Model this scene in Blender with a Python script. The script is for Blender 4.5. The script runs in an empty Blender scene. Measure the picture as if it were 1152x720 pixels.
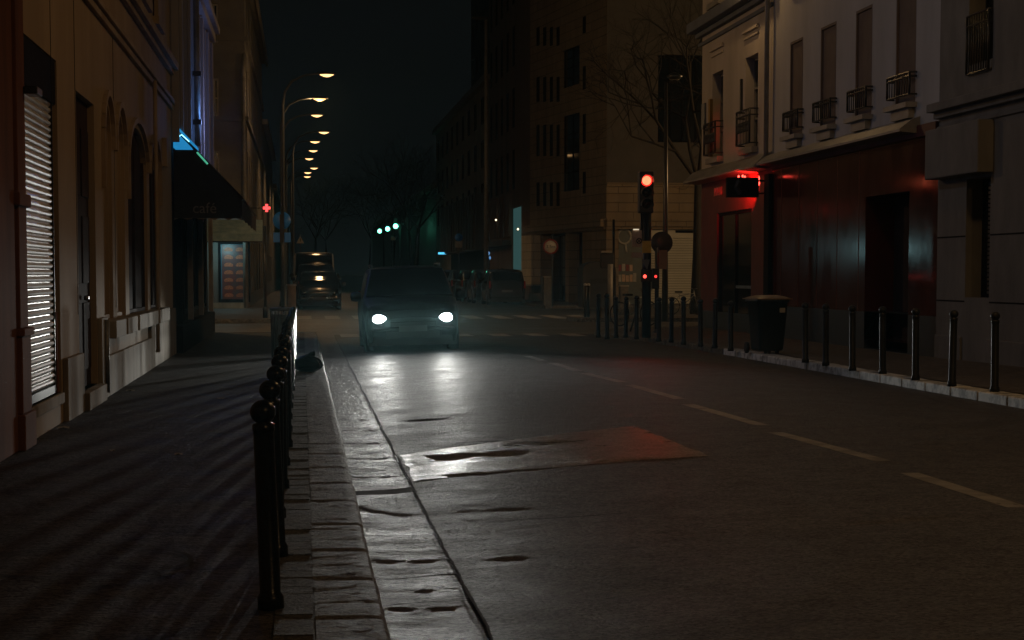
import bpy, bmesh, math, random
from mathutils import Vector, Matrix, noise as mnoise
random.seed(7)
D = bpy.data
S = bpy.context.scene
COL = S.collection
PI = math.pi

# ------------------------------------------------------------------ camera
F = 2200.0; CX = 576.0; VPX = 340.0; VPY = 308.0; PITCH = math.radians(3.9)
YAW = math.atan((CX - VPX) / F * math.cos(PITCH))
CY = VPY + F * math.tan(PITCH)
FW = Vector((math.sin(YAW) * math.cos(PITCH), math.cos(YAW) * math.cos(PITCH), -math.sin(PITCH)))
RT = Vector((math.cos(YAW), -math.sin(YAW), 0))
UP = RT.cross(FW)
EYE = Vector((0, 0, 1.5))
cam = D.objects.new('camera', D.cameras.new('camera')); COL.objects.link(cam)
cam.data.sensor_width = 36; cam.data.lens = F / 1152 * 36
cam.data.shift_y = (CY - 360) / 1152
cam.data.clip_end = 3000; cam.data.clip_start = 0.05
cam.matrix_world = Matrix(((RT.x, UP.x, -FW.x, EYE.x), (RT.y, UP.y, -FW.y, EYE.y), (RT.z, UP.z, -FW.z, EYE.z), (0, 0, 0, 1)))
S.camera = cam
def ray(px, py): return FW + RT * ((px - CX) / F) + UP * ((CY - py) / F)
def WX(px, py, X): d = ray(px, py); return EYE + d * ((X - EYE.x) / d.x)      # point on the wall plane x = X
def WY(px, py, Y): d = ray(px, py); return EYE + d * ((Y - EYE.y) / d.y)
def WZ(px, py, Z): d = ray(px, py); return EYE + d * ((Z - EYE.z) / d.z)

# ------------------------------------------------------------------ world, exposure
w = D.worlds.new("World"); S.world = w; w.use_nodes = True
bg = w.node_tree.nodes['Background']
tc = w.node_tree.nodes.new('ShaderNodeTexCoord'); sx = w.node_tree.nodes.new('ShaderNodeSeparateXYZ')
cr = w.node_tree.nodes.new('ShaderNodeValToRGB')
w.node_tree.links.new(tc.outputs['Generated'], sx.inputs[0]); w.node_tree.links.new(sx.outputs['Z'], cr.inputs[0])
cr.color_ramp.elements[0].position = 0.0; cr.color_ramp.elements[0].color = (.0042, .0055, .0058, 1)
cr.color_ramp.elements[1].position = .5; cr.color_ramp.elements[1].color = (.0062, .0064, .0062, 1)
w.node_tree.links.new(cr.outputs[0], bg.inputs[0]); bg.inputs[1].default_value = 0.55
S.view_settings.view_transform = 'Standard'; S.view_settings.look = 'None'
S.view_settings.exposure = 0; S.view_settings.gamma = 1
S.render.engine = 'CYCLES'
S.cycles.use_denoising = True
S.cycles.max_bounces = 5; S.cycles.diffuse_bounces = 3; S.cycles.glossy_bounces = 3
S.cycles.sample_clamp_indirect = 2.0

# ------------------------------------------------------------------ materials
MATS = {}
def mat(name, col, col2=None, rough=.7, metal=0, scale=3.0, stretch=(1, 1, 1), bump=0, bscale=40.0, spec=.5, contrast=(.35, .7), rvar=0, bdist=.01, coat=0):
    if name in MATS: return MATS[name]
    m = D.materials.new(name); m.use_nodes = True; MATS[name] = m
    nt = m.node_tree; N = nt.nodes; L = nt.links; p = N['Principled BSDF']
    p.inputs['Roughness'].default_value = rough; p.inputs['Metallic'].default_value = metal
    p.inputs['Specular IOR Level'].default_value = spec; p.inputs['Coat Weight'].default_value = coat
    t = N.new('ShaderNodeTexCoord'); mp = N.new('ShaderNodeMapping'); mp.inputs['Scale'].default_value = stretch
    L.new(t.outputs['Object'], mp.inputs[0])
    n = N.new('ShaderNodeTexNoise'); n.inputs['Scale'].default_value = scale; n.inputs['Detail'].default_value = 8; n.inputs['Roughness'].default_value = .62
    L.new(mp.outputs[0], n.inputs['Vector'])
    r = N.new('ShaderNodeValToRGB'); r.color_ramp.elements[0].position = contrast[0]; r.color_ramp.elements[1].position = contrast[1]
    c2 = col2 or tuple(c * .6 for c in col)
    r.color_ramp.elements[0].color = (*c2, 1); r.color_ramp.elements[1].color = (*col, 1)
    L.new(n.outputs['Fac'], r.inputs[0]); L.new(r.outputs[0], p.inputs['Base Color'])
    if rvar:
        mr = N.new('ShaderNodeMapRange'); mr.inputs[3].default_value = rough - rvar; mr.inputs[4].default_value = rough + rvar
        mr.inputs[1].default_value = .3; mr.inputs[2].default_value = .7
        L.new(n.outputs['Fac'], mr.inputs[0]); L.new(mr.outputs[0], p.inputs['Roughness'])
    if bump:
        n2 = N.new('ShaderNodeTexNoise'); n2.inputs['Scale'].default_value = bscale; n2.inputs['Detail'].default_value = 5
        L.new(t.outputs['Object'], n2.inputs['Vector'])
        b = N.new('ShaderNodeBump'); b.inputs['Strength'].default_value = bump; b.inputs['Distance'].default_value = bdist
        L.new(n2.outputs['Fac'], b.inputs['Height']); L.new(b.outputs[0], p.inputs['Normal'])
    return m
def emis(name, col, strength, base=.3):
    if name in MATS: return MATS[name]
    m = D.materials.new(name); m.use_nodes = True; MATS[name] = m
    p = m.node_tree.nodes['Principled BSDF']
    p.inputs['Base Color'].default_value = (*[c * base for c in col], 1)
    p.inputs['Emission Color'].default_value = (*col, 1); p.inputs['Emission Strength'].default_value = strength
    p.inputs['Roughness'].default_value = .3
    n = m.node_tree.nodes.new('ShaderNodeTexNoise'); n.inputs['Scale'].default_value = 9
    mr = m.node_tree.nodes.new('ShaderNodeMapRange'); mr.inputs[3].default_value = strength * .75; mr.inputs[4].default_value = strength * 1.25
    t = m.node_tree.nodes.new('ShaderNodeTexCoord'); L = m.node_tree.links
    L.new(t.outputs['Object'], n.inputs['Vector']); L.new(n.outputs['Fac'], mr.inputs[0]); L.new(mr.outputs[0], p.inputs['Emission Strength'])
    return m
def ashlar(name, col, bw, bh, depth=.012, mortar=.012, gap_dark=.45):
    """stone facing with horizontal courses and joints (Brick Texture in world metres on the wall)"""
    if name in MATS: return MATS[name]
    m = mat(name, col, tuple(c * .72 for c in col), rough=.85, scale=1.3, stretch=(1, 1, .35), bump=0)
    nt = m.node_tree; N = nt.nodes; L = nt.links; p = N['Principled BSDF']
    t = N.new('ShaderNodeTexCoord'); s = N.new('ShaderNodeSeparateXYZ'); a = N.new('ShaderNodeMath'); c = N.new('ShaderNodeCombineXYZ')
    L.new(t.outputs['Object'], s.inputs[0]); L.new(s.outputs['X'], a.inputs[0]); L.new(s.outputs['Y'], a.inputs[1])
    L.new(a.outputs[0], c.inputs[0]); L.new(s.outputs['Z'], c.inputs[1])
    b = N.new('ShaderNodeTexBrick'); b.inputs['Scale'].default_value = 1; b.inputs['Brick Width'].default_value = bw; b.inputs['Row Height'].default_value = bh
    b.inputs['Mortar Size'].default_value = mortar; b.inputs['Mortar Smooth'].default_value = .3
    b.inputs['Color1'].default_value = (1, 1, 1, 1); b.inputs['Color2'].default_value = (.84, .84, .84, 1); b.inputs['Mortar'].default_value = (gap_dark,) * 3 + (1,)
    L.new(c.outputs[0], b.inputs['Vector'])
    mx = N.new('ShaderNodeMix'); mx.data_type = 'RGBA'; mx.blend_type = 'MULTIPLY'; mx.inputs[0].default_value = 1
    src = p.inputs['Base Color'].links[0].from_socket
    L.new(src, mx.inputs[6]); L.new(b.outputs['Color'], mx.inputs[7]); L.new(mx.outputs[2], p.inputs['Base Color'])
    bp = N.new('ShaderNodeBump'); bp.inputs['Strength'].default_value = .8; bp.inputs['Distance'].default_value = depth; bp.invert = True
    L.new(b.outputs['Fac'], bp.inputs['Height']); L.new(bp.outputs[0], p.inputs['Normal'])
    return m
def ground_mat(name, col, col2, rough, scale, fine=120, fstr=.5, fdist=.004, wave=.0, wscale=1.2, cracks=0, stretch=(1, 1, 1), rvar=.08, spec=.5):
    """asphalt / stone: aggregate grain, patches of wear, ripples across the lane, cracks"""
    m = mat(name, col, col2, rough=rough, scale=scale, stretch=stretch, spec=spec, rvar=rvar)
    nt = m.node_tree; N = nt.nodes; L = nt.links; p = N['Principled BSDF']
    t = N.new('ShaderNodeTexCoord')
    n = N.new('ShaderNodeTexNoise'); n.inputs['Scale'].default_value = fine; n.inputs['Detail'].default_value = 3
    L.new(t.outputs['Object'], n.inputs['Vector'])
    b = N.new('ShaderNodeBump'); b.inputs['Strength'].default_value = fstr; b.inputs['Distance'].default_value = fdist
    L.new(n.outputs['Fac'], b.inputs['Height'])
    last = b
    if wave:
        mp = N.new('ShaderNodeMapping'); mp.inputs['Scale'].default_value = (.45, 1.5, 1); L.new(t.outputs['Object'], mp.inputs[0])
        n2 = N.new('ShaderNodeTexNoise'); n2.inputs['Scale'].default_value = wscale; n2.inputs['Detail'].default_value = 10; n2.inputs['Roughness'].default_value = .72
        L.new(mp.outputs[0], n2.inputs['Vector'])
        b2 = N.new('ShaderNodeBump'); b2.inputs['Strength'].default_value = 1; b2.inputs['Distance'].default_value = wave
        L.new(n2.outputs['Fac'], b2.inputs['Height']); L.new(last.outputs[0], b2.inputs['Normal']); last = b2
    if cracks:
        v = N.new('ShaderNodeTexVoronoi'); v.feature = 'DISTANCE_TO_EDGE'; v.inputs['Scale'].default_value = cracks
        n3 = N.new('ShaderNodeTexNoise'); n3.inputs['Scale'].default_value = 2.5; n3.inputs['Detail'].default_value = 6
        ad = N.new('ShaderNodeMix'); ad.data_type = 'RGBA'; ad.blend_type = 'ADD'; ad.inputs[0].default_value = .5
        L.new(t.outputs['Object'], n3.inputs['Vector']); L.new(t.outputs['Object'], ad.inputs[6]); L.new(n3.outputs['Color'], ad.inputs[7]); L.new(ad.outputs[2], v.inputs['Vector'])
        mr = N.new('ShaderNodeMapRange'); mr.inputs[1].default_value = 0; mr.inputs[2].default_value = .012; L.new(v.outputs['Distance'], mr.inputs[0])
        b3 = N.new('ShaderNodeBump'); b3.inputs['Strength'].default_value = .5; b3.inputs['Distance'].default_value = .006
        L.new(mr.outputs[0], b3.inputs['Height']); L.new(last.outputs[0], b3.inputs['Normal']); last = b3
    sp_ = N.new('ShaderNodeTexVoronoi'); sp_.inputs['Scale'].default_value = fine * 1.3; L.new(t.outputs['Object'], sp_.inputs['Vector'])
    sx_ = N.new('ShaderNodeSeparateColor'); L.new(sp_.outputs['Color'], sx_.inputs[0])
    m1 = N.new('ShaderNodeMapRange'); m1.inputs[3].default_value = .45; m1.inputs[4].default_value = 1.65; L.new(sx_.outputs[0], m1.inputs[0])
    st_n = N.new('ShaderNodeTexNoise'); st_n.inputs['Scale'].default_value = 5.5; st_n.inputs['Detail'].default_value = 9; st_n.inputs['Roughness'].default_value = .75; L.new(t.outputs['Object'], st_n.inputs['Vector'])
    m2 = N.new('ShaderNodeMapRange'); m2.inputs[1].default_value = .32; m2.inputs[2].default_value = .66; m2.inputs[3].default_value = .6; m2.inputs[4].default_value = 1.3; L.new(st_n.outputs['Fac'], m2.inputs[0])
    mm = N.new('ShaderNodeMath'); mm.operation = 'MULTIPLY'; L.new(m1.outputs[0], mm.inputs[0]); L.new(m2.outputs[0], mm.inputs[1])
    vx = N.new('ShaderNodeVectorMath'); vx.operation = 'SCALE'; src = p.inputs['Base Color'].links[0].from_socket
    L.new(src, vx.inputs[0]); L.new(mm.outputs[0], vx.inputs['Scale']); L.new(vx.outputs[0], p.inputs['Base Color'])
    sc2 = N.new('ShaderNodeMath'); sc2.operation = 'MULTIPLY'; sc2.inputs[1].default_value = spec * .8; L.new(mm.outputs[0], sc2.inputs[0]); L.new(sc2.outputs[0], p.inputs['Specular IOR Level'])
    L.new(last.outputs[0], p.inputs['Normal'])
    return m

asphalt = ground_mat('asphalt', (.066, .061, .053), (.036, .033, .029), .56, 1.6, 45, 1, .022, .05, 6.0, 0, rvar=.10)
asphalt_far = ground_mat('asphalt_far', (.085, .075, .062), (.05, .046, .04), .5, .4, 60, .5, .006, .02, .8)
gutter_m = ground_mat('gutter_stone', (.095, .088, .074), (.034, .031, .026), .50, 2.2, 40, 1, .016, .05, 7.0, 1.3, rvar=.12)
patch_m = ground_mat('patch_asphalt', (.15, .142, .128), (.075, .07, .064), .38, 2.5, 50, 1, .012, .04, 3.5, 0, rvar=.14)
patch2_m = ground_mat('patch_old', (.072, .066, .058), (.040, .037, .033), .54, 1.6, 45, 1, .02, .05, 5, 0)
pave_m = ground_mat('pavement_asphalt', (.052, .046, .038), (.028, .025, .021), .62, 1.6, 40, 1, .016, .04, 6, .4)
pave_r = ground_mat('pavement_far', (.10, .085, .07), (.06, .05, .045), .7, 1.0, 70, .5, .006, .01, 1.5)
kerb_m = ground_mat('kerb_granite', (.17, .16, .14), (.06, .056, .048), .6, 9, 45, 1, .02, .04, 10)
kerb_white = mat('kerb_whitened', (.62, .62, .58), (.2, .2, .19), rough=.7, scale=5, bump=.4, contrast=(.38, .55))
paint = mat('road_paint', (.42, .40, .36), (.16, .15, .14), rough=.6, scale=5, bump=.4, bscale=60, contrast=(.34, .55))
paint_old = mat('road_paint_worn', (.30, .29, .27), (.13, .125, .115), rough=.6, scale=4, bump=.4, bscale=60, contrast=(.34, .6))
seam_m = mat('tar_seam', (.012, .012, .012), rough=.8, bump=.5)

facade_a = mat('beige_render', (.40, .30, .185), (.30, .22, .13), rough=.85, scale=1.1, stretch=(1, 1, .3), bump=.25, bscale=30)
plinth_a = mat('plinth_render', (.36, .31, .23), (.18, .15, .11), rough=.85, scale=2.4, stretch=(1, 1, .35), bump=.5, bscale=14)
trim_a = mat('beige_trim', (.42, .33, .22), (.28, .2, .12), rough=.8, scale=2, bump=.2)
brown_wood = mat('painted_timber_brown', (.23, .095, .05), (.12, .05, .03), rough=.85, scale=2, stretch=(1, 1, .2), bump=.2, spec=.1)
slat_m = mat('galvanised_slats', (.84, .84, .84), (.66, .66, .66), rough=.38, metal=.65, scale=3, bump=.05)
dark_door = mat('dark_maroon_paint', (.055, .03, .025), (.03, .018, .015), rough=.85, scale=3, spec=.1)
glass_dark = mat('dark_glass', (.012, .014, .016), (.008, .009, .01), rough=.06, scale=2, spec=.7)
glass_dull = mat('dull_glass', (.03, .028, .026), (.015, .014, .013), rough=.25, scale=2)
black_paint = mat('black_bollard_paint', (.010, .011, .013), (.006, .007, .008), rough=.25, scale=20, bump=.1, bscale=60, spec=.3)
grey_paint = mat('grey_green_paint', (.045, .05, .05), (.025, .028, .028), rough=.35, scale=8, bump=.1)
dark_metal = mat('dark_metal', (.03, .03, .032), (.018, .018, .02), rough=.4, metal=.3, scale=6)
zinc = mat('zinc', (.34, .32, .29), (.2, .19, .17), rough=.5, metal=.2, scale=3, stretch=(1, .3, 1))
wall_b = mat('pale_render_cafe_house', (.38, .35, .33), (.27, .25, .24), rough=.85, scale=1.5, stretch=(1, 1, .3), bump=.2)
black_wood = mat('black_shopfront_timber', (.012, .012, .013), (.007, .007, .008), rough=.8, scale=4, spec=.1)
awning_black = mat('black_canvas', (.03, .03, .03), (.02, .02, .02), rough=.85, scale=9, bump=.4, bscale=90)
awning_trim = mat('canvas_beige_edge', (.22, .17, .13), rough=.8)
awning_teal = mat('pale_teal_canvas', (.30, .40, .40), (.16, .26, .28), rough=.7, scale=4, bump=.3)
cafe_letters = mat('faded_letters', (.22, .18, .15), rough=.8)
wall_c = mat('corner_house_render', (.17, .16, .14), (.11, .10, .09), rough=.85, scale=1, bump=.2)
white_wall = mat('white_render', (.50, .49, .48), (.38, .37, .36), rough=.8, scale=.8, stretch=(1, 1, .35), bump=.15, bscale=25)
cream_wall = mat('cream_render', (.50, .45, .40), (.38, .34, .30), rough=.8, scale=.9, stretch=(1, 1, .4), bump=.15, bscale=25)
shade_brown = mat('brown_blind', (.17, .12, .095), (.12, .085, .07), rough=.8, scale=2)
red_panel = mat('glossy_red_panel', (.085, .016, .010), (.05, .011, .008), rough=.14, scale=1.6, stretch=(1, 1, .5), spec=.16, rvar=.05, bump=.06, bscale=2.5, bdist=.02)
red_matt = mat('dark_red_wall', (.15, .03, .02), (.09, .02, .013), rough=.6, scale=2)
slate_base = mat('slate_blue_base', (.035, .045, .052), (.022, .028, .033), rough=.4, scale=4, bump=.1)
stone_r = mat('grey_stone_slab', (.21, .20, .18), (.13, .125, .115), rough=.8, scale=1.6, stretch=(1, 1, .5), bump=.35, bscale=18)
stone_d = ashlar('ashlar_ochre', (.34, .27, .18), 1.4, .42, .02, .018)
stone_lit = ashlar('ashlar_lit', (.80, .74, .60), 1.2, .42, .02, .016)  # pale colour carries the light falling on the pier
wall_dark = mat('dark_office_cladding', (.075, .068, .06), (.05, .045, .04), rough=.6, scale=1)
wall_e = mat('brown_cladding', (.20, .14, .095), (.13, .09, .065), rough=.8, scale=1, stretch=(1, 1, .1))
wall_f = mat('pale_flats_render', (.36, .33, .26), (.25, .23, .18), rough=.85, scale=1)
shop_teal = mat('dark_teal_shop', (.11, .135, .13), (.07, .09, .09), rough=.4, scale=2)
garage_pale = mat('pale_garage_shutter', (.62, .62, .53), (.48, .48, .41), rough=.6, scale=1.5, stretch=(.3, 1, 1))
bark = mat('bark', (.028, .024, .02), (.018, .015, .012), rough=.9, scale=6)
car_paint_dark = mat('dark_car_paint', (.008, .011, .012), (.006, .008, .009), rough=.5, metal=.1, scale=2, coat=.0, spec=.3)
car_paint_black = mat('black_car_paint', (.012, .012, .013), rough=.2, metal=.2, scale=2, coat=.6)
car_paint_silver = mat('silver_car_paint', (.30, .29, .27), (.25, .24, .22), rough=.28, metal=.6, scale=2, coat=.5)
car_paint_white = mat('cream_van_paint', (.5, .48, .43), (.42, .4, .36), rough=.35, scale=2, coat=.3)
car_glass = mat('car_glass', (.01, .012, .013), rough=.05, spec=.8)
rubber = mat('rubber', (.012, .012, .012), rough=.8)
plastic_black = mat('black_plastic', (.015, .015, .016), rough=.5)
alloy = mat('alloy', (.3, .3, .3), rough=.35, metal=.8)
plate_m = mat('number_plate', (.12, .12, .12), rough=.5)
bin_green = mat('dark_green_bin_plastic', (.016, .026, .026), (.010, .017, .017), rough=.45, scale=5)
bin_lid = mat('bin_lid_lamplit', (.30, .20, .10), (.2, .13, .07), rough=.45, scale=5)  # orange lamplight on the lid is put into its colour
bag_m = mat('black_bin_bag', (.008, .009, .010), rough=.4, scale=6, bump=.8, bscale=14, bdist=.02, spec=.05)
chrome = mat('ribbed_steel', (.2, .2, .2), (.11, .11, .11), rough=.5, metal=.5, scale=10)
yellow_m = mat('yellow_sticker', (.85, .52, .08), (.7, .42, .06), rough=.6, scale=9)
paper_m = mat('posted_paper', (.7, .5, .36), (.5, .36, .26), rough=.8, scale=9)
white_paint = mat('white_sign_face', (.55, .53, .48), rough=.5)
red_paint = mat('red_sign_border', (.30, .04, .03), rough=.5)
blue_sign = mat('blue_sign_face', (.05, .30, .95), (.04, .24, .85), rough=.4, scale=4)
black_ink = mat('black_ink', (.015, .015, .015), rough=.6)
litter_m = mat('litter_paper', (.4, .38, .33), rough=.8)
box_m = mat('street_cabinet_paint', (.13, .12, .10), (.06, .055, .05), rough=.6, scale=9)
brown_box = mat('brown_cabinet_paint', (.24, .16, .09), (.16, .11, .06), rough=.6, scale=5)
food_red = mat('menu_picture_food', (.50, .13, .07), (.22, .10, .05), rough=.5, scale=22, contrast=(.42, .58))
menu_back = mat('menu_board_back', (.16, .03, .03), (.06, .06, .07), rough=.4, scale=3)

E_lamp = emis('sodium_lens', (1, .56, .22), 2.6)
E_head = emis('headlamp_lens', (.86, .97, 1), 16)
E_red = emis('red_signal_halo', (1, .015, .01), 2.5)
E_redcore = emis('red_signal_core', (1, .20, .09), 2.4)
E_redsmall = emis('small_red_signal', (1, .05, .03), 5)
E_green = emis('green_signal_lens', (.15, .95, .6), 7)
E_blue = emis('blue_lit_canopy', (.02, .28, .62), .75)
E_bluetube = emis('blue_neon_tube', (.25, .75, 1), 5)
E_greentube = emis('green_neon_tube', (.15, .9, .55), .45)
E_cross = emis('pharmacy_cross', (1, .06, .06), 2.6)
E_redneon = emis('red_neon_bulb', (1, .06, .04), 7)
E_teal = emis('frosted_teal_glass', (.16, .42, .42), .13)
E_cyan = emis('cyan_sign_face', (.1, .6, .95), 1.3)
E_winblue = emis('tiny_blue_light', (.2, .5, 1), .5)
E_spark = emis('small_warm_lamp', (1, .8, .5), 3)
E_menu = emis('menu_backlight', (.10, .30, .42), .04)

# ------------------------------------------------------------------ mesh builder
ORIG = {}
class MB:
    def __init__(s): s.v = []; s.f = []; s.sm = []
    def quad(s, *p, smooth=False):
        n = len(s.v); s.v += [Vector(q) for q in p]; s.f.append(list(range(n, n + len(p)))); s.sm.append(smooth); return s
    def box(s, x0, x1, y0, y1, z0, z1):
        if x0 > x1: x0, x1 = x1, x0
        if y0 > y1: y0, y1 = y1, y0
        if z0 > z1: z0, z1 = z1, z0
        n = len(s.v)
        s.v += [Vector(p) for p in ((x0, y0, z0), (x1, y0, z0), (x1, y1, z0), (x0, y1, z0), (x0, y0, z1), (x1, y0, z1), (x1, y1, z1), (x0, y1, z1))]
        for f in ((3, 2, 1, 0), (4, 5, 6, 7), (0, 1, 5, 4), (1, 2, 6, 5), (2, 3, 7, 6), (3, 0, 4, 7)): s.f.append([n + i for i in f]); s.sm.append(False)
        return s
    def prism(s, pts, z0, z1):
        """polygon (counter clockwise seen from above) pulled from z0 to z1; z may be functions of (x,y)"""
        n = len(s.v); k = len(pts)
        g = lambda z, p: z(p[0], p[1]) if callable(z) else z
        s.v += [Vector((p[0], p[1], g(z0, p))) for p in pts] + [Vector((p[0], p[1], g(z1, p))) for p in pts]
        s.f.append([n + i for i in range(k)][::-1]); s.f.append([n + k + i for i in range(k)]); s.sm += [False, False]
        for i in range(k): j = (i + 1) % k; s.f.append([n + i, n + j, n + k + j, n + k + i]); s.sm.append(False)
        return s
    def tube(s, pts, r, seg=10, caps=True, smooth=True):
        pts = [Vector(p) for p in pts]; rs = r if isinstance(r, (list, tuple)) else [r] * len(pts)
        n0 = len(s.v); ref = None
        for i, p in enumerate(pts):
            t = (pts[min(i + 1, len(pts) - 1)] - pts[max(i - 1, 0)])
            if t.length < 1e-9: t = Vector((0, 0, 1))
            t.normalize()
            if ref is None: ref = Vector((1, 0, 0)) if abs(t.x) < .9 else Vector((0, 1, 0))
            a = (ref - t * ref.dot(t)).normalized(); b = t.cross(a); ref = a
            for k in range(seg):
                q = 2 * PI * k / seg; s.v.append(p + (a * math.cos(q) + b * math.sin(q)) * rs[i])
        for i in range(len(pts) - 1):
            for k in range(seg):
                k2 = (k + 1) % seg; a0 = n0 + i * seg; a1 = a0 + seg
                s.f.append([a0 + k, a0 + k2, a1 + k2, a1 + k]); s.sm.append(smooth)
        if caps:
            s.f.append([n0 + k for k in range(seg)][::-1]); s.f.append([n0 + (len(pts) - 1) * seg + k for k in range(seg)]); s.sm += [False, False]
        return s
    def lathe(s, prof, c=(0, 0, 0), seg=20, axis='z'):
        n0 = len(s.v); c = Vector(c)
        for r, h in prof:
            for k in range(seg):
                q = 2 * PI * k / seg; a, b = r * math.cos(q), r * math.sin(q)
                s.v.append(c + (Vector((a, b, h)) if axis == 'z' else Vector((a, h, b)) if axis == 'y' else Vector((h, a, b))))
        for i in range(len(prof) - 1):
            for k in range(seg):
                k2 = (k + 1) % seg; a0 = n0 + i * seg; a1 = a0 + seg
                s.f.append([a0 + k, a0 + k2, a1 + k2, a1 + k]); s.sm.append(True)
        s.f.append([n0 + k for k in range(seg)][::-1]); s.f.append([n0 + (len(prof) - 1) * seg + k for k in range(seg)]); s.sm += [False, False]
        return s
    def grid(s, P, nu, nv, smooth=True, flip=False):
        n = len(s.v)
        for i in range(nu):
            for j in range(nv): s.v.append(Vector(P(i, j)))
        for i in range(nu - 1):
            for j in range(nv - 1):
                q = [n + i * nv + j, n + (i + 1) * nv + j, n + (i + 1) * nv + j + 1, n + i * nv + j + 1]
                s.f.append(q[::-1] if flip else q); s.sm.append(smooth)
        return s
    def build(s, name, m, parent=None, bevel=0):
        me = D.meshes.new(name)
        r = parent
        while r is not None and r.parent: r = r.parent
        off = Vector(ORIG.get(r.name, (0, 0, 0))) if r is not None else Vector((0, 0, 0))
        me.from_pydata([tuple(v - off) for v in s.v], [], s.f)
        for p, q in zip(me.polygons, s.sm): p.use_smooth = q
        bm = bmesh.new(); bm.from_mesh(me); bmesh.ops.recalc_face_normals(bm, faces=bm.faces); bm.to_mesh(me); bm.free()
        me.materials.append(m); me.update()
        o = D.objects.new(name, me); COL.objects.link(o)
        if parent is not None: o.parent = parent
        if bevel:
            b = o.modifiers.new('bevel', 'BEVEL'); b.width = bevel; b.segments = 2; b.limit_method = 'ANGLE'
        return o
def tag(o, label=None, cat=None, group=None, kind=None):
    if label: o['label'] = label
    if cat: o['category'] = cat
    if group: o['group'] = group
    if kind: o['kind'] = kind
    return o
def thing(name, label, cat, loc=(0, 0, 0), group=None):
    o = D.objects.new(name, None); COL.objects.link(o); o.location = loc; o.empty_display_size = .2
    ORIG[o.name] = tuple(loc); return tag(o, label, cat, group)
def copy_tree(o, parent=None):
    c = o.copy(); COL.objects.link(c)
    if parent is not None: c.parent = parent; c.matrix_parent_inverse = Matrix()
    for ch in list(o.children): copy_tree(ch, c)
    return c
def one(mb, name, m, label, cat, group=None, kind=None, bevel=0):
    """a thing that is one mesh; its origin goes to its base"""
    c = Vector((sum(v.x for v in mb.v) / len(mb.v), sum(v.y for v in mb.v) / len(mb.v), min(v.z for v in mb.v)))
    for v in mb.v: v -= c
    o = mb.build(name, m, None, bevel); o.location = c
    return tag(o, label, cat, group, kind)
def text(name, s, size, m, parent, origin, xdir, updir, depth=.006, align='CENTER'):
    cu = D.curves.new(name, 'FONT'); cu.body = s; cu.size = size; cu.align_x = align; cu.align_y = 'CENTER'; cu.extrude = depth
    t = D.objects.new(name + '_tmp', cu); COL.objects.link(t)
    bpy.context.view_layer.update()
    me = D.meshes.new_from_object(t.evaluated_get(bpy.context.evaluated_depsgraph_get()))
    D.objects.remove(t)
    x = Vector(xdir).normalized(); u = Vector(updir).normalized(); n = x.cross(u)
    r = parent
    while r is not None and r.parent: r = r.parent
    off = Vector(ORIG.get(r.name, (0, 0, 0))) if r is not None else Vector((0, 0, 0))
    M = Matrix(((x.x, u.x, n.x, origin[0] - off.x), (x.y, u.y, n.y, origin[1] - off.y), (x.z, u.z, n.z, origin[2] - off.z), (0, 0, 0, 1)))
    me.transform(M); me.materials.clear(); me.materials.append(m); me.name = name
    o = D.objects.new(name, me); COL.objects.link(o)
    if parent is not None: o.parent = parent
    return o
def light(name, kind, loc, color, energy, size=.1, rot=None, parent=None, **kw):
    l = D.lights.new(name, kind); l.color = color; l.energy = energy; l.shadow_soft_size = size
    for k, v in kw.items(): setattr(l, k, v)
    o = D.objects.new(name, l); COL.objects.link(o)
    off = Vector((0, 0, 0))
    if parent is not None:
        r = parent
        while r.parent: r = r.parent
        off = Vector(ORIG.get(r.name, (0, 0, 0))); o.parent = parent
    o.location = Vector(loc) - off
    if rot is not None: o.rotation_euler = Vector(rot).to_track_quat('-Z', 'Y').to_euler()
    return o

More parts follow.
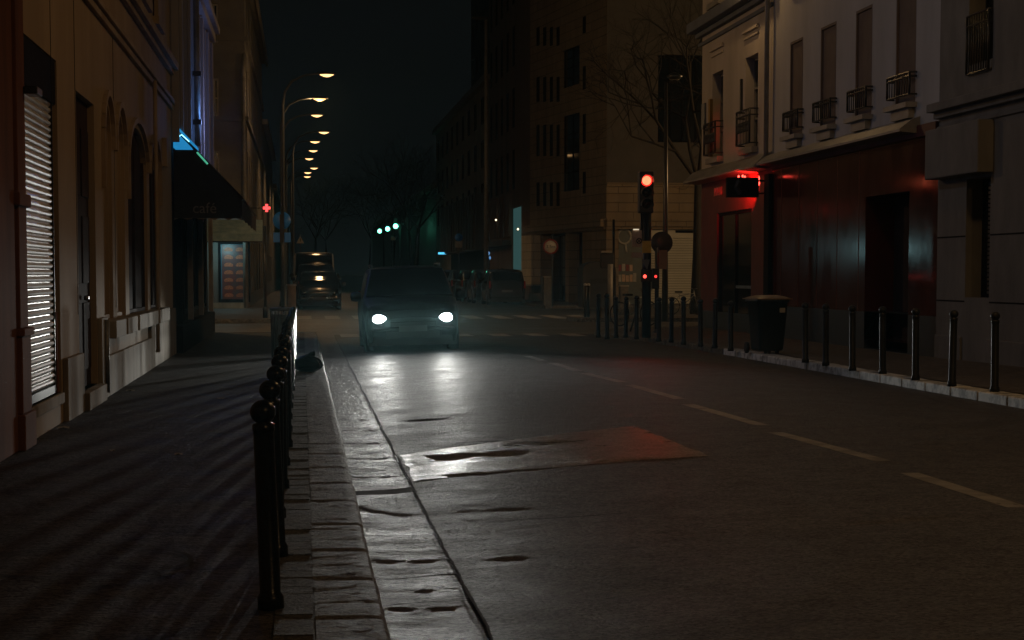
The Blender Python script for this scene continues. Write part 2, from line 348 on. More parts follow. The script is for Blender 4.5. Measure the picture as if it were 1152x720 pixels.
class Wall:
    """vertical wall face with real openings. P(u,z,d): u metres along, z up, d metres inward"""
    def __init__(s, p0, p1, inward):
        s.p0 = Vector((p0[0], p0[1], 0)); d = Vector((p1[0] - p0[0], p1[1] - p0[1], 0)); s.L = d.length; s.d = d.normalized()
        s.n = Vector((inward[0], inward[1], 0)).normalized()
        if abs(s.n.dot(s.d)) > 1e-6: s.n = (s.n - s.d * s.n.dot(s.d)).normalized()
    def P(s, u, z, d=0): return s.p0 + s.d * u + Vector((0, 0, z)) + s.n * d
    def px(s, x, y):
        r = ray(x, y); t = (s.p0 - EYE).dot(s.n) / r.dot(s.n); q = EYE + r * t
        return (q - s.p0).dot(s.d), q.z
    def sheet(s, mb, u0, u1, z0, z1, holes=(), depth=.25):
        us = sorted({u0, u1, *[min(max(h[i], u0), u1) for h in holes for i in (0, 1)]}); zs = sorted({z0, z1, *[min(max(h[i], z0), z1) for h in holes for i in (2, 3)]})
        for a, b in zip(us, us[1:]):
            for c, e in zip(zs, zs[1:]):
                if b - a < 1e-5 or e - c < 1e-5: continue
                mu, mz = (a + b) / 2, (c + e) / 2
                if any(h[0] < mu < h[1] and h[2] < mz < h[3] for h in holes): continue
                mb.quad(s.P(a, c), s.P(b, c), s.P(b, e), s.P(a, e))
        for h in holes:
            a, b, c, e = h[:4]; dd = h[4] if len(h) > 4 else depth
            mb.quad(s.P(a, c), s.P(a, e), s.P(a, e, dd), s.P(a, c, dd)); mb.quad(s.P(b, c), s.P(b, e), s.P(b, e, dd), s.P(b, c, dd))
            mb.quad(s.P(a, e), s.P(b, e), s.P(b, e, dd), s.P(a, e, dd)); mb.quad(s.P(a, c), s.P(b, c), s.P(b, c, dd), s.P(a, c, dd))
        return mb
    def block(s, mb, u0, u1, z0, z1, d0, d1):
        if u0 > u1: u0, u1 = u1, u0
        c = [s.P(u, z, d) for z in (z0, z1) for (u, d) in ((u0, d0), (u1, d0), (u1, d1), (u0, d1))]
        n = len(mb.v); mb.v += c
        for f in ((3, 2, 1, 0), (4, 5, 6, 7), (0, 1, 5, 4), (1, 2, 6, 5), (2, 3, 7, 6), (3, 0, 4, 7)): mb.f.append([n + i for i in f]); mb.sm.append(False)
        return mb
    def window(s, parent, u0, u1, z0, z1, depth=.25, frame=zinc, pane=glass_dark, fw=.06, mull=1, bars=1, name='window'):
        if u0 > u1: u0, u1 = u1, u0
        m = MB(); d0, d1 = depth - .07, depth - .01
        s.block(m, u0, u0 + fw, z0, z1, d0, d1); s.block(m, u1 - fw, u1, z0, z1, d0, d1)
        s.block(m, u0 + fw, u1 - fw, z0, z0 + fw, d0, d1); s.block(m, u0 + fw, u1 - fw, z1 - fw, z1, d0, d1)
        for k in range(mull): c = u0 + (u1 - u0) * (k + 1) / (mull + 1); s.block(m, c - fw / 2, c + fw / 2, z0 + fw, z1 - fw, d0 + .003, d1 - .003)
        for k in range(bars): c = z0 + (z1 - z0) * (k + 1) / (bars + 1); s.block(m, u0 + fw, u1 - fw, c - fw / 3, c + fw / 3, d0 + .006, d1 - .006)
        f = m.build(name, frame, parent)
        g = MB(); g.quad(s.P(u0 + .01, z0 + .01, d1 - .02), s.P(u1 - .01, z0 + .01, d1 - .02), s.P(u1 - .01, z1 - .01, d1 - .02), s.P(u0 + .01, z1 - .01, d1 - .02))
        g.build('pane', pane, f)
        return f
ORDN = ['first', 'second', 'third', 'fourth', 'fifth', 'sixth', 'seventh', 'eighth', 'ninth', 'tenth', 'eleventh', 'twelfth', 'thirteenth', 'fourteenth', 'fifteenth', 'sixteenth', 'seventeenth', 'eighteenth', 'nineteenth', 'twentieth']

# ================================================================== SETTING
def camber(x, y):
    t = 1 if y < 42 else max(0, 1 - (y - 42) / 5)
    return .010 + .10 * t * max(0, 1 - ((x - 4.1) / 3.55) ** 2)
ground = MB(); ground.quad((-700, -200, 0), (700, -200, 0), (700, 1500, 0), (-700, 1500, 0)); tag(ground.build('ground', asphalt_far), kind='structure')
# right kerb line in plan
KR = [(-12, 8.15), (10, 8.05), (21, 7.92), (30, 7.83), (36, 7.74), (39.5, 7.62), (42.5, 7.38), (45, 7.05), (46.8, 7.0), (48.3, 7.3), (49.6, 8.1), (50.6, 9.4), (51.2, 11.0), (51.5, 13)]
def kr(y):
    for (a, xa), (b, xb) in zip(KR, KR[1:]):
        if a <= y <= b: return xa + (xb - xa) * (y - a) / (b - a)
    return KR[0][1] if y < KR[0][0] else KR[-1][1]
road = MB()
def relief(x, y, k=1.0):
    """worn surface: ripples lying across the lane, small hollows, coarse grain"""
    n = mnoise.noise
    v = .0022 * n(Vector((x * .55, y * 2.3, 1.7))) + .0012 * n(Vector((x * 1.6, y * 4.6, 4.1))) + .0012 * n(Vector((x * 6, y * 9, 7.3))) + .0009 * n(Vector((x * 13, y * 17, 3.3)))
    d = n(Vector((x * .35 + 9, y * .6, 2.2)))
    for hx_, hy_, rx_, ry_, dep in HOLLOWS:
        q = ((x - hx_) / rx_) ** 2 + ((y - hy_) / ry_) ** 2
        if q < 4: v -= dep * math.exp(-q * 1.5) * (1 + .6 * n(Vector((x * 4, y * 7, 3))))
    return k * v * (1 + .9 * d)
HOLLOWS = [(1.15, 15.45, .22, .28, .014), (1.62, 15.5, .30, .22, .016), (2.15, 16.2, .35, .22, .008), (1.3, 19.4, .4, .15, .008), (1.2, 11.9, .5, .14, .004), (1.0, 9.9, .3, .12, .004)]
ys = []; y = -12.0
while y < 48: ys.append(y); y += .06 if 6 < y < 26 else .2
ys.append(48.0)
def rp(i, j):
    y = ys[i]; x0 = .755; x1 = min(kr(y), 8.4) + .05 if y < 49 else 8.0
    x = x0 + (x1 - x0) * (j / 110) ** 1.3
    return (x, y, camber(x, y) + relief(x, y) * (1 if y < 44 else 0))
road.grid(rp, len(ys), 111); tag(road.build('road', asphalt), kind='structure')
# gutter channel of old paving with dark seam
gut = MB(); gy = [-10 + i * .06 for i in range(934)]
gut.grid(lambda i, j: (.32 + .435 * j / 9, gy[i], .016 - .008 * math.sin(PI * j / 9) + .8 * relief(j * .12, gy[i] * 1.9 + 40) - (.006 if abs(gy[i] % 1.43) < .04 and j % 4 else 0)), len(gy), 10)
tag(gut.build('gutter_strip', gutter_m), kind='structure')
seam = MB(); sy = [-10 + i * .08 for i in range(700)]
def sp(i, j):
    x = .752 + .018 * mnoise.noise(Vector((0, sy[i] * .9, 5))) + .01 * mnoise.noise(Vector((0, sy[i] * 7, 9)))
    w = .005 + .010 * abs(mnoise.noise(Vector((7, sy[i] * 1.4, 2))))
    return (x + (w if j else -w), sy[i], .026)
seam.grid(sp, len(sy), 2); tag(seam.build('gutter_seam', seam_m), kind='structure')

def strip(name, m, pts, z): return tag(MB().quad(*[(x, y, z(x, y) if callable(z) else z) for x, y in pts]).build(name, m), kind='structure')
def drape(name, m, pts, dz=.003, n=10, lo=0, soft=False):
    """a quad of paint or patching laid over the cambered road; its edges wander a little"""
    a, b, c, d = [Vector((*p, 0)) for p in pts]; g = MB()
    def P(i, j):
        u, v = i / n, j / n; p = (a * (1 - u) + b * u) * (1 - v) + (d * (1 - u) + c * u) * v
        e = lo * mnoise.noise(Vector((p.x * 3, p.y * 3, 1)))
        p += Vector((e * .4, e, 0)); ed = min(u, 1 - u, v * 1.0, 1 - v); dq = dz * (-.25 + 1.25 * min(1, ed * 4)) if soft else (dz * (.35 + .65 * min(1, ed * n / 4)) if n > 40 else dz)
        return (p.x, p.y, camber(p.x, p.y) + dq + relief(p.x, p.y) * (1 if p.y < 44 else 0))
    g.grid(P, n + 1, n + 1); return tag(g.build(name, m), kind='structure')
drape('road_patch', patch_m, [(.79, 13.9), (3.10, 14.75), (3.03, 17.75), (.79, 15.9)], .006, 60, .06)
drape('road_patch', patch2_m, [(.79, 10.0), (7.9, 11.6), (7.9, 12.6), (.79, 11.2)], .003, 90, .05, soft=True)
drape('trench_scar', seam_m, [(.33, 12.95), (.75, 13.0), (.75, 13.3), (.33, 13.2)], .024, 8, .05)
# crosswise cracks and settled joints in the gutter and the nearby lane
for i, (x0, x1, y, t) in enumerate([(.34, .74, 9.35, .05), (.34, .74, 8.6, .03), (.80, 1.9, 11.35, .05), (.34, .72, 15.2, .04), (.34, .72, 17.0, .05), (.8, 1.5, 15.15, .07), (1.7, 2.4, 16.3, .09), (.9, 2.3, 18.9, .04), (.8, 1.4, 12.5, .03), (.34, .7, 20.5, .05), (1.3, 1.8, 16.6, .1)]):
    drape('road_crack', seam_m, [(x0, y), (x1, y + .05), (x1, y + .05 + t * .5), (x0, y + t * .5)], .008 if x0 > .75 else .022, 24, .10)
# centre line dashes
dash = [((1152, 575), (1022, 534)), ((992, 520), (872, 488)), ((858, 480), (773, 456)), ((765, 450), (708, 434)), ((700, 431), (658, 421)), ((650, 418), (620, 409)), ((612, 407), (592, 401))]
for a, b in dash:
    A = WZ(*a, .1); B = WZ(*b, .1); drape('road_marking', paint_old, [(A.x - .07, A.y), (A.x + .07, A.y), (B.x + .07, B.y), (B.x - .07, B.y)], .003, 8)
drape('road_marking', paint_old, [(A.x + .6, -6), (A.x + .72, -6), (A.x + .72, 9), (A.x + .6, 9)], .003, 8)
for k in range(11):                                                         # zebra crossing before and beyond the junction
    x = .9 + k * .9
    if x < 6.6: strip('crosswalk_stripe', paint_old, [(x, 46.0), (x + .45, 46.0), (x + .45, 48.4), (x, 48.4)], lambda a, b: camber(a, b) + .004)
for k in range(11):
    x = -.2 + k * .96; strip('crosswalk_stripe', paint, [(x, 65), (x + .5, 65), (x + .5, 70), (x, 70)], .008)
for k in range(7): strip('crosswalk_stripe', paint_old, [(-14 + k * 1.0, 60.5), (-13.5 + k * 1.0, 60.5), (-13.5 + k, 57), (-14 + k, 57)], .008)

# left pavement with kerb
SL = .14
lp = MB(); lp.grid(lambda i, j: (-2.4 + 2.44 * j / 40, -6 + 52 * i / 520, SL - .012 * (j / 40) + .9 * relief(j * .061 + 20, i * .1) + .004 * mnoise.noise(Vector((j * .06, i * .05, 0)))), 521, 41)
lp.quad((-2.4, 46, 0), (.04, 46, 0), (.04, 46, SL), (-2.4, 46, SL)); tag(lp.build('pavement', pave_m), kind='structure')
kb = MB(); rk = random.Random(3)
joints = []; y = -6.0
while y < 46: joints.append(y); y += rk.uniform(.86, 1.12)
def kp(i, j):
    y = -6 + i * .04; dj = min(abs(y - q) for q in joints); x = (.04, .10, .16, .22, .27, .305, .322, .326, .326)[j]; z = (0, 0, 0, 0, 0, -.004, -.018, -.08, -.16)[j]
    k = sum(1 for q in joints if q < y); tilt = math.sin(k * 12.9) * .003
    return (x + math.sin(k * 7.7) * .003, y, SL - .008 + z + tilt + (.75 * relief(x * 3 + 50, y * 3.4) + .0026 * mnoise.noise(Vector((x * 30, y * 22, 5)))) * (1 if j < 7 else 0) - (.006 if dj < .02 and j < 8 else 0))
kb.grid(kp, int(52 / .04), 9)
kb.prism([(-2.4, 46.01), (.32, 46.01), (.32, 46.25), (-2.4, 46.25)], -.05, SL - .006)
o = tag(kb.build('kerb', kerb_m), kind='structure')
# an inner course of narrow setts beside the kerb
st = MB(); y = -6.0
while y < 45.8:
    L = rk.uniform(.18, .28); st.prism([(-.12, y + .005), (.033, y + .005), (.033, y + L - .005), (-.12, y + L - .005)], 0, SL - .006 + rk.uniform(-.003, .003)); y += L
tag(st.build('setts', ground_mat('sett_stone', (.10, .095, .082), (.04, .038, .033), .7, 7, 50, 1, .012, .03, 9)), kind='structure')
# pavement round the cover in the foreground
cv = MB(); n = 48
for rr, dz in ((.50, 0),):
    c = (-1.05, 9.35)
    for k in range(n):
        a0, a1 = 2 * PI * k / n, 2 * PI * (k + 1) / n
        cv.quad(*[(c[0] + r * math.cos(a), c[1] + r * .95 * math.sin(a), SL + .004) for r, a in ((rr, a0), (rr + .03, a0), (rr + .03, a1), (rr, a1))])
one(cv, 'manhole_cover', seam_m, 'round dark rimmed cover set in the near pavement', 'manhole cover')

# right pavement: top slopes up to the houses, whitened kerb stones
def zr(x, y): k = kr(y); return .12 + (max(0, (33 - y)) * .008 - .01) * min(1, max(0, (x - k) / 2.6))
rp_ = MB(); yy = [-12 + i * 1.0 for i in range(60)] + [48.3, 49, 49.6, 50.3, 50.6]
yy = sorted(yy); yy = [q for q in yy if q <= 50.6]
rp_.grid(lambda i, j: (kr(yy[i]) + .28 + (10.5 - kr(yy[i]) - .28) * j / 6, yy[i], zr(kr(yy[i]) + .28 + (10.5 - kr(yy[i]) - .28) * j / 6, yy[i])), len(yy), 7)
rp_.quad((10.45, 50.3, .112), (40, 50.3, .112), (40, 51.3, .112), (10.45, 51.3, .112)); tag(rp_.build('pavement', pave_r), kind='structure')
kw = MB(); kd = MB(); y = -10.0
while y < 50.4:
    L = min(.95, 50.5 - y); a, b = kr(y + .01), kr(y + L - .01)
    tgt = kw if y < 35.5 else kd
    tgt.prism([(a, y + .008), (a + .28, y + .008), (b + .28, y + L - .008), (b, y + L - .008)], -.05, .122 + rk.uniform(-.004, .004)); y += L
kd.prism([(10.0, 51.31), (40, 51.31), (40, 51.55), (10, 51.55)], -.05, .12)
tag(kw.build('kerb', kerb_white, None, .02), kind='structure'); tag(kd.build('kerb', kerb_m, None, .02), kind='structure')
# pavements beyond the junction
far_pave = MB(); far_pave.box(-60, -.62, 60.3, 79, 0.0, .12); far_pave.box(-2.6, -.62, 79, 330, 0, .12)
far_pave.box(-60, -2.4, 46.6, 46.9, 0, .1)
far_pave.box(10.7, 60, 84.3, 100, 0, .12); far_pave.box(10.7, 12.5, 100, 330, 0, .12)
far_pave.box(8.7, 16, 60.6, 62.8, 0, .12)
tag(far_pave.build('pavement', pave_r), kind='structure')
fk = MB()
fk.box(-60, -.62, 60.05, 60.29, 0, .125); fk.box(-.61, -.4, 60.05, 330, 0, .125); fk.box(10.45, 10.69, 84.05, 330, 0, .125); fk.box(10.7, 60, 84.05, 84.29, 0, .125)
fk.box(8.5, 16, 60.4, 60.59, 0, .125); fk.box(8.5, 8.69, 60.6, 62.8, 0, .125); tag(fk.build('kerb', kerb_m), kind='structure')

# ================================================================== HOUSE WITH THE ROLLER SHUTTER (near, beside the pavement)
XL = -2.2
A = thing('rendered_house', 'beige rendered house with white roller shutter and narrow arched windows', 'house', (-6, 22, SL))
WA = Wall((XL, -8), (XL, 33.9), (-1, 0))
def ua(x, y=300): return WA.px(x, y)[0]
def za(x, y): return WA.px(x, y)[1]
UA0, UA1 = 0, WA.L
sh0, sh1 = ua(26), ua(67)
dr0, dr1 = ua(88), ua(108)
zsh0, zsh1 = .42, 3.42
arch = [(ua(117), ua(127)), (ua(131), ua(141)), (ua(145), ua(166)), (ua(169), ua(180))]
holes = [(sh0, sh1, zsh0, zsh1, .22), (dr0, dr1, .32, 3.30, .09)]
ztop, zsill = 3.45, .98
for a, b in arch: holes.append((a, b, zsill, ztop, .12))
ups = []
u = 10.0
while u + 1.1 < WA.L - .3: ups.append((u, u + 1.15)); u += 2.55
for a, b in ups: holes.append((a, b, 5.35, 7.6, .14)); holes.append((a, b, 8.8, 10.6, .14))
holes.append((2, 4.6, .3, 3.2, .3)); holes.append((7, 9.2, .3, 3.2, .3))
wm = MB(); WA.sheet(wm, 0, WA.L, 0, 12, holes)
# arched heads: fill the corners of the openings
for a, b in arch:
    c = (a + b) / 2; r = (b - a) / 2; rz = min(r, .5)
    for sgn in (-1, 1):
        pts = [(c + sgn * r, ztop)] + [(c + sgn * r * math.cos(t), ztop - rz + rz * math.sin(t)) for t in [k * PI / 2 / 8 for k in range(9)]]
        for d0 in (0, .1): wm.quad(*[WA.P(p[0], p[1], d0) for p in pts])
        for p, q in zip(pts[1:], pts[2:]): wm.quad(WA.P(*p, 0), WA.P(*q, 0), WA.P(*q, .1), WA.P(*p, .1))
wm.quad((XL, 33.9, 0), (-12, 33.9, 0), (-12, 33.9, 12), (XL, 33.9, 12)); wm.quad((-12, -8, 0), (-12, 33.9, 0), (-12, 33.9, 12), (-12, -8, 12)); wm.quad((XL, -8, 0), (-12, -8, 0), (-12, -8, 12), (XL, -8, 12))
wm.build('wall', facade_a, A)
MB().prism([(-12, -8), (XL + .2, -8), (XL + .2, 33.9), (-12, 33.9)], 12.002, 12.3).build('roof', zinc, A)
# lower plinth courses either side of the openings, proud of the wall
pl = MB()
for a, b, h in ((0, 1.9, .75), (4.7, 6.9, .75), (sh1 + .12, dr0 - .02, .72), (dr1 + .05, arch[0][0] - .15, 1.02), (arch[0][0] - .15, arch[3][0] - .5, .58), (arch[3][0] - .5, WA.L, .92)):
    if b > a: pl = MB(); WA.block(pl, a, b, 0, h, -.05, .0); pl.build('plinth', plinth_a, A, .01)
co = MB()
for z0, z1, p in ((4.28, 4.36, .05), (4.36, 4.42, .09), (4.86, 4.94, .07), (4.94, 5.06, .14), (8.3, 8.45, .1), (11.6, 12.0, .3)): WA.block(co, -.05, WA.L + .03, z0, z1, -p, .0)
co.build('cornice', trim_a, A, .008)
for i, (a, b) in enumerate(arch):
    c = (a + b) / 2; r = (b - a) / 2; rz = min(r, .5)
    hd = MB(); K = 12
    path = [(c + (r + .10) * math.cos(PI * k / K), ztop - rz + (rz + .10) * math.sin(PI * k / K)) for k in range(K + 1)]
    path = [(c + r + .10, ztop - .9)] + path if i % 2 else path + [(c - r - .10, ztop - 1.0)]
    for (p, q) in zip(path, path[1:]):
        n_ = (Vector(q) - Vector(p)).normalized(); nn = Vector((-n_.y, n_.x)) * .035
        A_, B_ = Vector(p), Vector(q)
        quad = [A_ + nn, B_ + nn, B_ - nn, A_ - nn]
        hd.quad(*[WA.P(v.x, v.y, -.05) for v in quad])
        for v, w_ in ((quad[0], quad[1]), (quad[2], quad[3])): hd.quad(WA.P(v.x, v.y, -.05), WA.P(w_.x, w_.y, -.05), WA.P(w_.x, w_.y, 0), WA.P(v.x, v.y, 0))
    win = WA.window(A, a, b, zsill, ztop, .11, facade_a if i < 2 else dark_door, facade_a if i < 2 else dark_door, .05, 1 if i > 1 else 0, 0, name='arched_window')
    hd.build('hood_mould', trim_a, win)
    s_ = MB(); WA.block(s_, a - .10, b + .10, zsill - .20, zsill - .003, -.14, -.0); s_.build('sill', plinth_a, win, .01)
for a, b in ups:
    for z0, z1 in ((5.35, 7.6), (8.8, 10.6)):
        win = WA.window(A, a, b, z0, z1, .13, dark_door, glass_dark, .06, 1, 2)
        s_ = MB(); WA.block(s_, a - .1, b + .1, z0 - .12, z0 - .003, -.1, 0); s_.build('sill', trim_a, win)
for a, b in ((2, 4.6), (7, 9.2)):
    WA.window(A, a, b, .3, 3.2, .28, brown_wood, glass_dark, .1, 1, 0, name='shop_window')
# roller shutter: curtain of rounded slats, dark box, guides
sh = MB(); zs = zsh0 + .08; pitch_ = .058
while zs < 3.02:
    prof = [(.058, zs), (.042, zs + .012), (.036, zs + .027), (.042, zs + .042), (.059, zs + .052), (.059, zs + pitch_)]
    for (d0, z0), (d1, z1) in zip(prof, prof[1:]):
        sh.quad(WA.P(sh0 + .06, z0, d0), WA.P(sh1 - .17, z0, d0), WA.P(sh1 - .17, z1, d1), WA.P(sh0 + .06, z1, d1), smooth=True)
    zs += pitch_
shut = sh.build('roller_shutter', slat_m, A)
b_ = MB(); WA.block(b_, sh0 + .02, sh1 - .02, 3.03, 3.41, .012, .2); b_.build('shutter_box', black_wood, shut)
b_ = MB(); WA.block(b_, sh0, sh0 + .06, zsh0, 3.03, .04, .2); b_.build('guide_rail', dark_metal, shut); b_ = MB(); WA.block(b_, sh1 - .17, sh1 - .11, zsh0, 3.03, .03, .2); b_.build('guide_rail', dark_metal, shut)
b_ = MB(); WA.block(b_, sh1 - .11, sh1, zsh0, 1.15, .02, .19); b_.build('timber_jamb', brown_wood, shut)
b_ = MB(); WA.block(b_, sh1 - .11, sh1 - .02, 1.15, 3.03, .05, .19); b_.build('door_jamb', trim_a, shut)
b_ = MB(); WA.block(b_, sh0, sh1, zsh0 - .10, zsh0, -.03, .2); b_.build('threshold', plinth_a, A, .01)
b_ = MB(); WA.block(b_, sh0 + .08, sh1 - .2, zsh0 + .004, zsh0 + .075, .03, .09); b_.build('bottom_rail', dark_metal, shut)
# door of the hall
dm = MB(); WA.block(dm, dr0, dr1, .32, 3.3, .07, .12)
for k in range(3):
    for s2 in (0, 1):
        WA.block(dm, dr0 + .12 + s2 * (dr1 - dr0) / 2, dr0 + .02 + (dr1 - dr0) / 2 * (1 + s2) - .1, .5 + k * .9, 1.2 + k * .9, .055, .07)
door = dm.build('door', dark_door, A, .006); MB().lathe([(.02, 0), (.03, .02), (.02, .05)], WA.P((dr0 + dr1) / 2 + .1, 1.25, .05), 10, 'x').build('handle', alloy, door)
b_ = MB(); WA.block(b_, dr0 - .02, dr1 + .02, .14, .32, -.10, .3); b_.build('door_step', plinth_a, A, .01)
p_ = WX(119, 425, XL + .05); q_ = WX(119, 375, XL + .05)
MB().tube([(XL + .06, p_.y, .2), (XL + .06, p_.y, 1.0)], .035).build('drain_spout', chrome, A)
p_ = WX(171, 400, XL); MB().tube([(XL + .09, p_.y, .35), (XL + .09, p_.y, 4.3)], .03).build('rain_pipe', trim_a, A)
b_ = MB(); WA.block(b_, ua(184) - .1, ua(184) + .25, 3.2, 3.65, -.08, 0); b_.build('meter_box', trim_a, A)
for x in (60.5, 87, 130):
    b_ = MB(); WA.block(b_, ua(x) - .008, ua(x) + .008, 1.1, 4.27, -.004, 0); b_.build('wall_joint', black_wood, A)
# timber shop surround at the picture edge with its bracket
post = thing('shopfront_pilaster', 'brown painted pilaster with a small bracket beside the white roller shutter', 'pilaster', (XL, 15.1, SL))
pm = MB(); WA.block(pm, sh0 - .62, sh0 - .0, SL, .42, -.085, 0); WA.block(pm, sh0 - .58, sh0 - .09, .42, 1.02, -.065, 0); WA.block(pm, sh0 - .62, sh0 - .06, 1.02, 1.08, -.09, 0)
WA.block(pm, sh0 - .55, sh0 - .12, 1.08, 4.2, -.05, 0); WA.block(pm, sh0 - 5, sh0 - .625, SL, 4.2, -.03, 0); pm.build('shaft', brown_wood, post, .012)
pm = MB(); WA.block(pm, sh0 - .65, sh0 - .03, 2.02, 2.12, -.075, 0); pm.build('collar', brown_wood, post, .01)
pm = MB(); WA.block(pm, sh0 - .2, sh0 + .1, 2.90, 2.96, -.16, -.05); pm.build('bracket', dark_metal, post, .01)

# ================================================================== CAFE HOUSE
B = thing('cafe_house', 'narrow house over the black cafe front, bathed in blue light above the awning', 'house', (-6, 40, SL))
WB = Wall((XL, 34.0), (XL, 46.3), (-1, 0))
hol = [(k * 2.45 + .75, k * 2.45 + 1.7, 4.3, 6.4, .25) for k in range(5)] + [(k * 2.45 + .75, k * 2.45 + 1.7, 7.9, 9.9, .25) for k in range(5)]
wm = MB(); WB.sheet(wm, 0, WB.L, 3.75, 13, hol)
wm.quad((XL, 46.3, 0), (-12, 46.3, 0), (-12, 46.3, 13), (XL, 46.3, 13)); wm.quad((XL, 34, 12), (-12, 34, 12), (-12, 34, 13), (XL, 34, 13))
wm.build('wall', wall_b, B)
MB().prism([(-12, 34), (XL + .3, 34), (XL + .3, 46.3), (-12, 46.3)], 13.002, 13.3).build('roof', zinc, B)
for h in hol: WB.window(B, h[0], h[1], h[2], h[3], .23, zinc, glass_dark, .05, 1, 2)
pm = MB()
for k in range(6):
    u = .12 + k * 2.42
    if u + .5 > WB.L: u = WB.L - .5
    WB.block(pm, u, u + .45, 3.75, 6.85, -.13, 0); WB.block(pm, u + .12, u + .33, 3.8, 6.8, -.19, -.13); WB.block(pm, u, u + .45, 7.42, 12.5, -.1, 0)
pm.build('pilasters', wall_b, B, .012)
pm = MB(); WB.block(pm, -.0, WB.L + .1, 6.86, 7.05, -.24, 0); WB.block(pm, -.0, WB.L + .14, 7.05, 7.2, -.34, 0); WB.block(pm, 0, WB.L + .1, 7.2, 7.41, -.22, 0); WB.block(pm, 0, WB.L + .2, 12.51, 13.0, -.4, 0)
pm.build('cornice', wall_b, B, .015)
yp = WX(221, 100, XL + .25).y
pp = MB().tube([(XL + .26, yp, 3.9), (XL + .26, yp, 6.8)], .055).build('rain_pipe', zinc, B)
for z in (4.3, 5.2): MB().box(XL + .18, XL + .34, yp - .08, yp + .08, z, z + .09).build('pipe_clamp', dark_metal, pp)
# black shopfront
sf = MB(); hs = [(.5 + k * 2.9, 2.9 + k * 2.9, .75, 2.75, .12) for k in range(4)]
WB.sheet(sf, 0, WB.L, 0, 3.74, hs); front = sf.build('shopfront', black_wood, B)
pm = MB(); WB.block(pm, 0, WB.L, .0, .62, -.16, 0); pm.build('stall_riser', black_wood, B, .01)
for h in hs: WB.window(B, h[0], h[1], h[2], h[3], .1, black_wood, glass_dark, .07, 1, 0, name='shop_window')
for x in (217, 228.5, 239.5, 205):
    yq = WX(x, 300, XL + .1).y - 34; pm = MB(); WB.block(pm, yq - .06, yq + .06, .62, 3.0, -.10, 0); pm.build('glazing_post', zinc if x != 205 else black_wood, B)
# awning: dark canvas over the pavement with a lettered end flap
AW = thing('cafe_awning', 'black canvas awning lettered cafe with a glowing blue panel at its top', 'awning', (XL, 36, 2.4))
Y0, Y1 = 34.15, 44.6; XF = -1.03; ZT, ZF, ZB = 3.98, 2.80, 2.42
am = MB(); N_ = 24
am.grid(lambda i, j: (XL + .02 + (XF - XL - .02) * j / 4, Y0 + (Y1 - Y0) * i / N_, ZT + (ZF - ZT) * j / 4 - .02 * math.sin(PI * j / 4) * math.sin(i * PI / 4) ** 2), N_ + 1, 5)
am.quad((XL + .02, Y0, ZF), (XF, Y0, ZF), (XL + .38, Y0, 3.62), (XL + .02, Y0, 3.62)); am.quad((XL + .02, Y1, ZF), (XF, Y1, ZF), (XL + .02, Y1, ZT))
am.build('canvas', awning_black, AW)
def scallop(mb, P, n, z0, z1, amp):
    mb.grid(lambda i, j: P(i / n, (z0, z1 + amp * abs(math.sin(PI * i / n * 5)))[j]), n + 1, 2, smooth=False)
fl = MB(); scallop(fl, lambda t, z: (XL + .02 + (XF - XL - .02) * t, Y0 - .005, z), 50, ZF, ZB, .035); scallop(fl, lambda t, z: (XF + .005, Y0 + (Y1 - Y0) * t, z), 100, ZF, ZB, .035)
flap = fl.build('valance', awning_black, AW)
fl = MB(); scallop(fl, lambda t, z: (XL + .02 + (XF - XL - .02) * t, Y0 - .009, z), 50, ZB + .035, ZB - .0, .035); fl.build('valance_edge', awning_trim, flap)
text('lettering', 'café', .26, cafe_letters, flap, (-1.66, Y0 - .014, 2.62), (1, 0, 0), (0, 0, 1), .003)
MB().tube([(XL + .05, Y0 + .02, ZT), (XF, Y0 + .02, ZF + .01)], .022).build('frame_arm', dark_metal, AW)
MB().tube([(XF, Y0, ZF), (XF, Y1, ZF)], .025).build('front_rail', dark_metal, AW)
bl = MB(); bl.prism([(XL + .02, Y0 + .01), (XL + .40, Y0 + .01), (XL + .40, Y0 + .9), (XL + .02, Y0 + .9)], 3.66, lambda x, y: 3.70 if x > XL + .2 else 4.10)
bl.build('lit_panel', E_blue, AW)
MB().tube([(XL + .12, Y0 - .01, 3.84), (XL + .16, Y0 - .01, 3.88), (XL + .29, Y0 - .01, 3.76)], .006, 6).build('neon_tube', E_bluetube, AW)
MB().tube([(XL + .42, Y0 - .012, 3.58), (XL + .60, Y0 - .012, 3.38)], .016, 6).build('neon_tube', E_greentube, AW)
light('blue_neon_light', 'POINT', (-1.55, 37.6, 4.35), (.14, .36, 1), 26, .15, parent=AW)
light('blue_neon_light', 'POINT', (-1.35, 41.5, 4.6), (.32, .42, 1), 34, .15, parent=AW)

# ================================================================== CORNER HOUSE BEYOND THE SIDE STREET
C_ = thing('corner_house', 'dim plastered corner house with a takeaway menu window under a teal awning', 'house', (-8, 85, .12))
YC = 79.0
WC = Wall((-22, YC), (XL, YC), (0, 1)); WD = Wall((XL, YC), (XL, 113), (-1, 0))
def cpx(x, y): return WC.px(x, y)
m0, zz0 = cpx(246, 340); m1, zz1 = cpx(281, 272)
hc = [(m0, m1, zz0, zz1, .12)]
for (x0, x1) in ((216, 226), (236, 246), (196, 206)):
    a, b = cpx(x0, 100)[0], cpx(x1, 100)[0]
    for y0, y1 in ((132, 88), (48, 4), (218, 170)): hc.append((a, b, cpx(240, y0)[1], cpx(240, y1)[1], .2))
dh = cpx(263, 200); 
wm = MB(); WC.sheet(wm, 0, WC.L, 0, 13.4, hc)
hd_ = [(2 + k * 3.4, 3.1 + k * 3.4, z, z + 1.9, .2) for k in range(9) for z in (4.6, 7.9, 10.9)] + [(2 + k * 5, 5 + k * 5, .7, 3.1, .2) for k in range(6)]
WD.sheet(wm, 0, WD.L, 0, 13.4, hd_)
